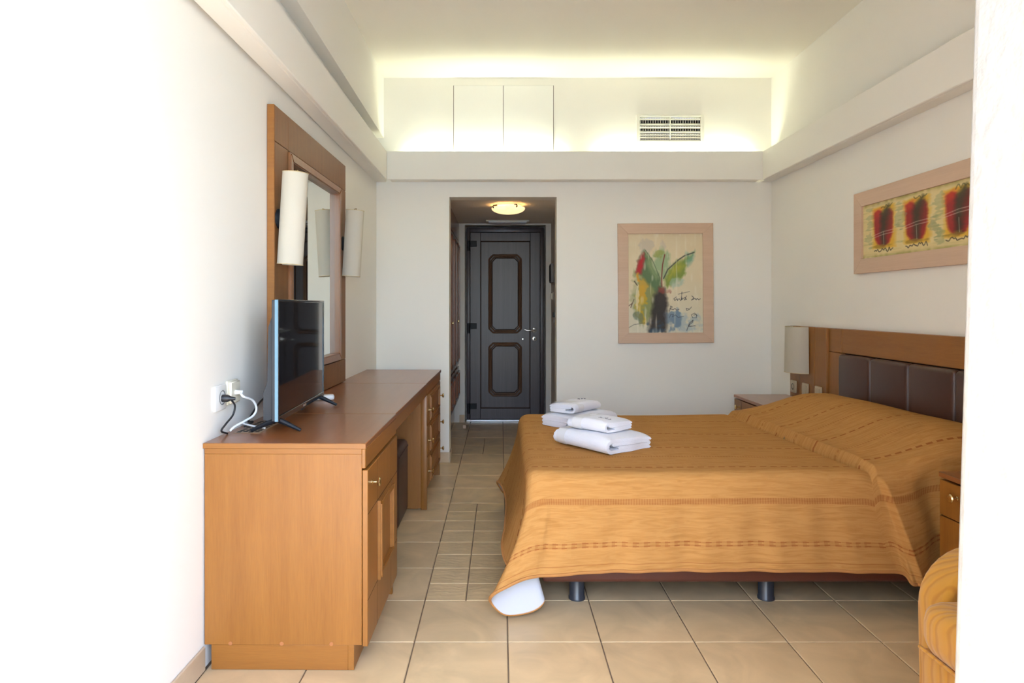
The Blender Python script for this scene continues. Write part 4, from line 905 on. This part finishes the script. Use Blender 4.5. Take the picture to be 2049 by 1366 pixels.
obj('piping', tube(bmesh.new(), [(-0.430, -0.25, 0.274), (-0.430, 0.25, 0.274)], 0.005, 8), 'chair', ac)
for x in (-0.30, 0.31):
    for y in (-0.31, 0.31): obj('leg', cyl(bmesh.new(), (x, y, 0.0005), (x, y, 0.06), 0.018, 0.022, 14), 'mahog', ac)
# ------------------------------------------------------------------ pictures
rs = np.random.RandomState(3)
def vnoise(Hh, Ww, fy, fx, seed):
    g = np.random.RandomState(seed).rand(fy+2, fx+2); y = np.linspace(0, fy, Hh); x = np.linspace(0, fx, Ww)
    yi, xi = y.astype(int), x.astype(int); ty, tx = (y-yi)[:, None], (x-xi)[None]; ty = ty*ty*(3-2*ty); tx = tx*tx*(3-2*tx)
    a = g[yi][:, xi]; b = g[yi][:, xi+1]; c = g[yi+1][:, xi]; d = g[yi+1][:, xi+1]
    return (a*(1-tx)+b*tx)*(1-ty)+(c*(1-tx)+d*tx)*ty
class Canvas:
    def __init__(s, Hh, Ww, base):
        s.H, s.W = Hh, Ww; s.a = np.ones((Hh, Ww, 3))*np.array(base)/255.; s.v, s.u = np.meshgrid(np.linspace(0, 1, Hh), np.linspace(0, 1, Ww), indexing='ij')
        s.n1 = sum(vnoise(Hh, Ww, f*2, f*2, f)/k for k, f in ((1, 6), (2, 14), (3, 30)))/1.83; s.n2 = vnoise(Hh, Ww, 40, 9, 91); s.n3 = vnoise(Hh, Ww, 9, 40, 55)
    def mix(s, m, col, op=1.0):
        m = np.clip(m*op, 0, 1)[..., None]; s.a = s.a*(1-m)+np.array(col)/255.*m
    def blob(s, cu, cv, ru, rv, col, op=1, rough=0.6, p=2):
        d = (abs((s.u-cu)/ru)**p+abs((s.v-cv)/rv)**p); s.mix(np.clip((1.0-d+(s.n1-0.5)*rough*5+(s.n2-0.5)*rough*1.2)*1.6, 0, 1), col, op)
    def poly(s, P, col, op=1, soft=0.012, rough=0.02):
        u = s.u+(s.n1-0.5)*rough*3+(s.n2-0.5)*rough; v = s.v+(s.n3-0.5)*rough*2.5; ins = np.zeros_like(u, bool); n = len(P); dm = np.full(u.shape, 9.)
        for i in range(n):
            (x1, y1), (x2, y2) = P[i], P[(i+1) % n]
            c = ((y1 > v) != (y2 > v)) & (u < (x2-x1)*(v-y1)/(y2-y1+1e-9)+x1); ins ^= c
            t = np.clip(((u-x1)*(x2-x1)+(v-y1)*(y2-y1))/((x2-x1)**2+(y2-y1)**2+1e-12), 0, 1); dm = np.minimum(dm, np.hypot(u-x1-t*(x2-x1), v-y1-t*(y2-y1)))
        s.mix(np.clip(0.5+np.where(ins, dm, -dm)/soft*0.5, 0, 1), col, op)
    def line(s, P, w, col, op=1):
        asp = s.W/s.H
        dm = np.full(s.u.shape, 9.)
        for (x1, y1), (x2, y2) in zip(P, P[1:]):
            ax, ay, bx_, by = x1*asp, y1, x2*asp, y2; U = s.u*asp
            t = np.clip(((U-ax)*(bx_-ax)+(s.v-ay)*(by-ay))/((bx_-ax)**2+(by-ay)**2+1e-12), 0, 1); dm = np.minimum(dm, np.hypot(U-ax-t*(bx_-ax), s.v-ay-t*(by-ay)))
        s.mix(np.clip(1.5-dm/w, 0, 1), col, op)
    def scrawl(s, u0, v0, u1, hgt, n, w, col, seed, op=0.8):
        r = random.Random(seed); P = [(u0+(u1-u0)*k/n, v0+r.uniform(-hgt, hgt)) for k in range(n+1)]
        s.line([tuple(p) for p in spline(P, 4)], w, col, op)
def canvas_obj(name, cv, w_, h_, mat, parent, loc, rot):
    bm = None; Hh, Ww = cv.H, cv.W; xs = np.linspace(-w_/2, w_/2, Ww); zs__ = np.linspace(h_/2, -h_/2, Hh)
    vs = [(x, 0, z) for z in zs__ for x in xs]; fs = [(r*Ww+c, (r+1)*Ww+c, (r+1)*Ww+c+1, r*Ww+c+1) for r in range(Hh-1) for c in range(Ww-1)]
    me = bpy.data.meshes.new(name); me.from_pydata(vs, [], fs)
    at = me.color_attributes.new('paint', 'FLOAT_COLOR', 'POINT')
    a = np.clip(cv.a, 0, 1); lin = np.where(a <= 0.04045, a/12.92, ((a+0.055)/1.055)**2.4); arr = np.ones((Hh*Ww, 4), np.float32); arr[:, :3] = lin.reshape(-1, 3)
    at.data.foreach_set('color', arr.ravel()); me.materials.append(M[mat])
    o = bpy.data.objects.new(name, me); C.objects.link(o); o.parent = parent; o.location = loc; o.rotation_euler = rot; return o
def picture(label, loc, rot, w_, h_, fw, cv):
    """faces local -y, wall at y=0"""
    t = thing('picture', label, 'picture', loc, rot)
    for q in ([(-w_/2, -h_/2), (w_/2, -h_/2), (w_/2-fw, -h_/2+fw), (-w_/2+fw, -h_/2+fw)], [(w_/2, -h_/2), (w_/2, h_/2), (w_/2-fw, h_/2-fw), (w_/2-fw, -h_/2+fw)], [(w_/2, h_/2), (-w_/2, h_/2), (-w_/2+fw, h_/2-fw), (w_/2-fw, h_/2-fw)], [(-w_/2, h_/2), (-w_/2, -h_/2), (-w_/2+fw, -h_/2+fw), (-w_/2+fw, h_/2-fw)]):
        bm = bmesh.new(); prism(bm, q, lambda p: (p[0], -0.001, p[1]), lambda p: (p[0], -0.022, p[1])); es = [e for e in bm.edges if all(v.co.y < -0.02 for v in e.verts)]
        bmesh.ops.bevel(bm, geom=es, offset=0.0015, segments=1, affect='EDGES'); obj('frame_rail', bm, 'frame', t)
    obj('backboard', B((-w_/2+fw-0.004, -0.006, -h_/2+fw-0.004), (w_/2-fw+0.004, -0.002, h_/2-fw+0.004)), 'groove', t, sm=False)
    canvas_obj('canvas', cv, w_-2*fw, h_-2*fw, 'art', t, (0, -0.010, 0), (0, 0, 0)); return t
# abstract plant
c = Canvas(230, 170, (222, 206, 172)); q = lambda x, y: ((x-268)/700, (y-222)/936)
c.mix(np.clip((c.v-0.45)*1.6, 0, 1)*(0.6+0.4*c.n1), (205, 208, 196), 0.85); c.mix(np.clip((c.n1-0.45)*3, 0, 1), (226, 214, 184), 0.5); c.mix(np.clip((0.25-c.v)*3, 0, 1), (214, 192, 158), 0.5)
c.blob(0.25, 0.12, 0.10, 0.08, (176, 168, 165), 0.4); c.blob(0.48, 0.10, 0.05, 0.06, (180, 170, 168), 0.35)
c.blob(0.80, 0.90, 0.26, 0.10, (150, 172, 186), 0.55); c.blob(0.52, 0.88, 0.18, 0.13, (90, 118, 146), 0.7)
c.poly([q(330, 600), q(420, 560), q(560, 700), q(520, 1000), q(400, 1060), q(325, 960)], (112, 124, 62), 0.75, 0.05, 0.05)
c.blob(0.18, 0.70, 0.09, 0.18, (198, 160, 36), 0.9); c.blob(0.20, 0.52, 0.08, 0.12, (206, 160, 54), 0.75); c.blob(0.12, 0.62, 0.025, 0.20, (232, 222, 196), 0.7); c.blob(0.13, 0.84, 0.07, 0.06, (104, 118, 96), 0.7)
c.poly([q(430, 370), q(360, 480), q(345, 600), q(420, 640), q(520, 760), q(580, 740), q(560, 610), q(490, 470)], (92, 118, 78), 0.95, 0.02, 0.02)
c.poly([q(440, 400), q(500, 500), q(560, 640), q(520, 640), q(450, 520)], (150, 168, 118), 0.7, 0.03, 0.02)
c.poly([q(420, 400), q(362, 490), q(346, 590), q(385, 605), q(412, 540)], (186, 34, 44), 0.95, 0.02, 0.015); c.blob(0.135, 0.44, 0.03, 0.05, (216, 150, 40), 0.8)
c.poly([q(600, 368), q(520, 400), q(515, 480), q(560, 600), q(600, 640), q(640, 560), q(670, 470), q(660, 410)], (146, 172, 128), 0.85, 0.03, 0.03); c.blob(0.43, 0.22, 0.08, 0.05, (150, 152, 66), 0.6)
c.poly([q(890, 400), q(760, 470), q(660, 540), q(600, 650), q(610, 720), q(700, 690), q(800, 610), q(815, 500)], (120, 142, 58), 0.92, 0.02, 0.02)
c.poly([q(760, 490), q(670, 560), q(640, 640), q(720, 600), q(790, 520)], (186, 176, 62), 0.7, 0.03, 0.02); c.poly([q(890, 400), q(800, 430), q(815, 500), q(870, 490)], (108, 156, 132), 0.8, 0.03, 0.03); c.blob(0.66, 0.50, 0.10, 0.06, (158, 186, 170), 0.6)
c.poly([q(500, 800), q(560, 740), q(600, 745), q(625, 830), q(620, 1000), q(610, 1156), q(450, 1156), q(480, 980)], (50, 44, 42), 0.95, 0.03, 0.02)
c.blob(0.40, 0.96, 0.14, 0.10, (56, 78, 98), 0.7); c.blob(0.47, 0.57, 0.09, 0.05, (146, 66, 56), 0.75)
c.line([q(612, 420), q(590, 520), q(582, 640), q(584, 720)], 0.005, (124, 48, 42)); c.line([q(600, 645), q(640, 560), q(740, 470), q(800, 430), q(888, 400)], 0.006, (62, 66, 60), 0.9); c.line([q(430, 375), q(500, 480), q(565, 640), q(575, 720)], 0.004, (70, 90, 64), 0.6)
c.mix(np.clip((c.n3-0.72)*5, 0, 1)*(c.u > 0.1), (232, 224, 204), 0.45)
ink = (56, 54, 62)
c.line([q(720, 820), q(695, 838), q(705, 855), q(725, 835), q(728, 856), q(745, 836), q(760, 856), q(775, 830)], 0.0026, ink); c.line([q(772, 775), q(765, 850), q(800, 825), q(815, 845), q(795, 850), q(815, 810)], 0.0026, ink); c.line([q(735, 795), q(845, 770)], 0.0024, ink, 0.7)
c.line([q(865, 812), q(885, 830), q(860, 852), q(895, 835), q(905, 850), q(915, 835), q(930, 850), q(945, 838)], 0.0028, ink)
c.line([q(652, 960), q(665, 905), q(680, 915), q(660, 935), q(690, 940), q(705, 930), q(720, 945), q(745, 938)], 0.0026, ink); c.line([q(835, 935), q(812, 930), q(815, 950), q(840, 940), q(862, 915)], 0.0024, ink)
c.line([q(650, 1020), q(665, 985), q(690, 985), q(680, 1010), q(710, 990), q(735, 1015), q(785, 1005)], 0.0022, ink, 0.8); c.line([q(915, 1000), q(890, 975), q(860, 990), q(870, 1020), q(905, 1018), q(905, 985), q(880, 995)], 0.0024, ink)
c.line([q(815, 1140), q(840, 1070), q(875, 1040), q(870, 1060), q(840, 1085), q(835, 1100), q(895, 1095)], 0.003, ink); c.line([q(268, 905), q(300, 880), q(290, 920), q(320, 840)], 0.004, (90, 66, 56), 0.8); c.line([q(268, 1110), q(320, 1080), q(420, 1065)], 0.003, (80, 80, 76), 0.7); c.line([q(325, 670), q(352, 708)], 0.005, (70, 56, 46), 0.8)
pz = (PZ(447, YB)+PZ(686, YB))/2
picture('pale wood framed abstract painting of a green leafy plant on the back wall', ((PX(1236, YB)+PX(1426, YB))/2, YB-0.001, pz), (0, math.radians(-0.35), 0), 0.734, 0.922, 0.080, c)
# three red tulips
c = Canvas(120, 330, (222, 202, 146)); c.mix(np.clip((c.n1-0.4)*3, 0, 1), (228, 212, 164), 0.6); c.mix(np.clip((c.n2-0.6)*3, 0, 1), (168, 164, 104), 0.4); c.mix(np.clip((abs(c.v-0.5)-0.42)*14, 0, 1)*c.n3, (150, 142, 70), 0.7)
for i, cu in enumerate((0.197, 0.480, 0.785)):
    wv_ = 0.086
    c.poly([(cu-wv_-0.012, 0.10), (cu+wv_+0.016, 0.08), (cu+wv_+0.016, 0.86), (cu-wv_-0.010, 0.84)], (220, 168, 44), 0.9, 0.02, 0.010)
    c.poly([(cu-wv_, 0.18), (cu-0.05, 0.14), (cu-0.02, 0.17), (cu, 0.26), (cu+0.03, 0.17), (cu+0.06, 0.15), (cu+wv_, 0.24), (cu+wv_, 0.52), (cu+wv_-0.015, 0.66), (cu+0.045, 0.78), (cu, 0.82), (cu-0.05, 0.78), (cu-wv_+0.010, 0.68), (cu-wv_, 0.50)], (150, 26, 34), 0.97, 0.012, 0.005)
    c.poly([(cu-wv_, 0.15), (cu-0.02, 0.12), (cu-0.03, 0.22), (cu-wv_, 0.30)], (206, 62, 30), 0.6, 0.03, 0.008)
    c.poly([(cu-0.022, 0.22), (cu+0.05, 0.06), (cu+0.06, 0.16), (cu+0.03, 0.40), (cu+0.018, 0.80), (cu-0.022, 0.80), (cu-0.03, 0.45)], (58, 54, 38), 0.9, 0.02, 0.008)
    c.poly([(cu+0.03, 0.20), (cu+0.075, 0.18), (cu+0.06, 0.50), (cu+0.03, 0.60)], (86, 50, 32), 0.6, 0.03, 0.008)
    c.blob(cu, 0.80, wv_, 0.05, (150, 120, 40), 0.7); c.blob(cu-0.135, 0.45, 0.035, 0.30, (150, 156, 112), 0.45, 1.4); c.blob(cu+0.145, 0.62, 0.04, 0.14, (128, 132, 96), 0.5, 1.2)
    for k in range(2): c.line([(cu-wv_-0.02, 0.60-0.06*i+0.04*k), (cu, 0.55-0.06*i+0.05*k), (cu+wv_+0.01, 0.54-0.06*i+0.05*k)], 0.006, (222, 206, 190), 0.6)
    c.line([(cu+0.0, 0.56), (cu+0.004, 0.78)], 0.008, (206, 200, 180), 0.5)
    c.scrawl(cu-wv_, 0.88, cu+wv_, 0.035, 16, 0.009, (52, 42, 34), 10+i); c.scrawl(cu-0.02, 0.09, cu+0.08, 0.03, 9, 0.010, (66, 64, 30), 20+i, 0.6)
py0, py1 = 3.876, 2.704
picture('long pale wood framed painting of three red tulips over the bed', (XR-0.001, (py0+py1)/2, (1.859+1.393)/2), (0, 0, -math.pi/2), py0-py1, 0.466, 0.083, c)
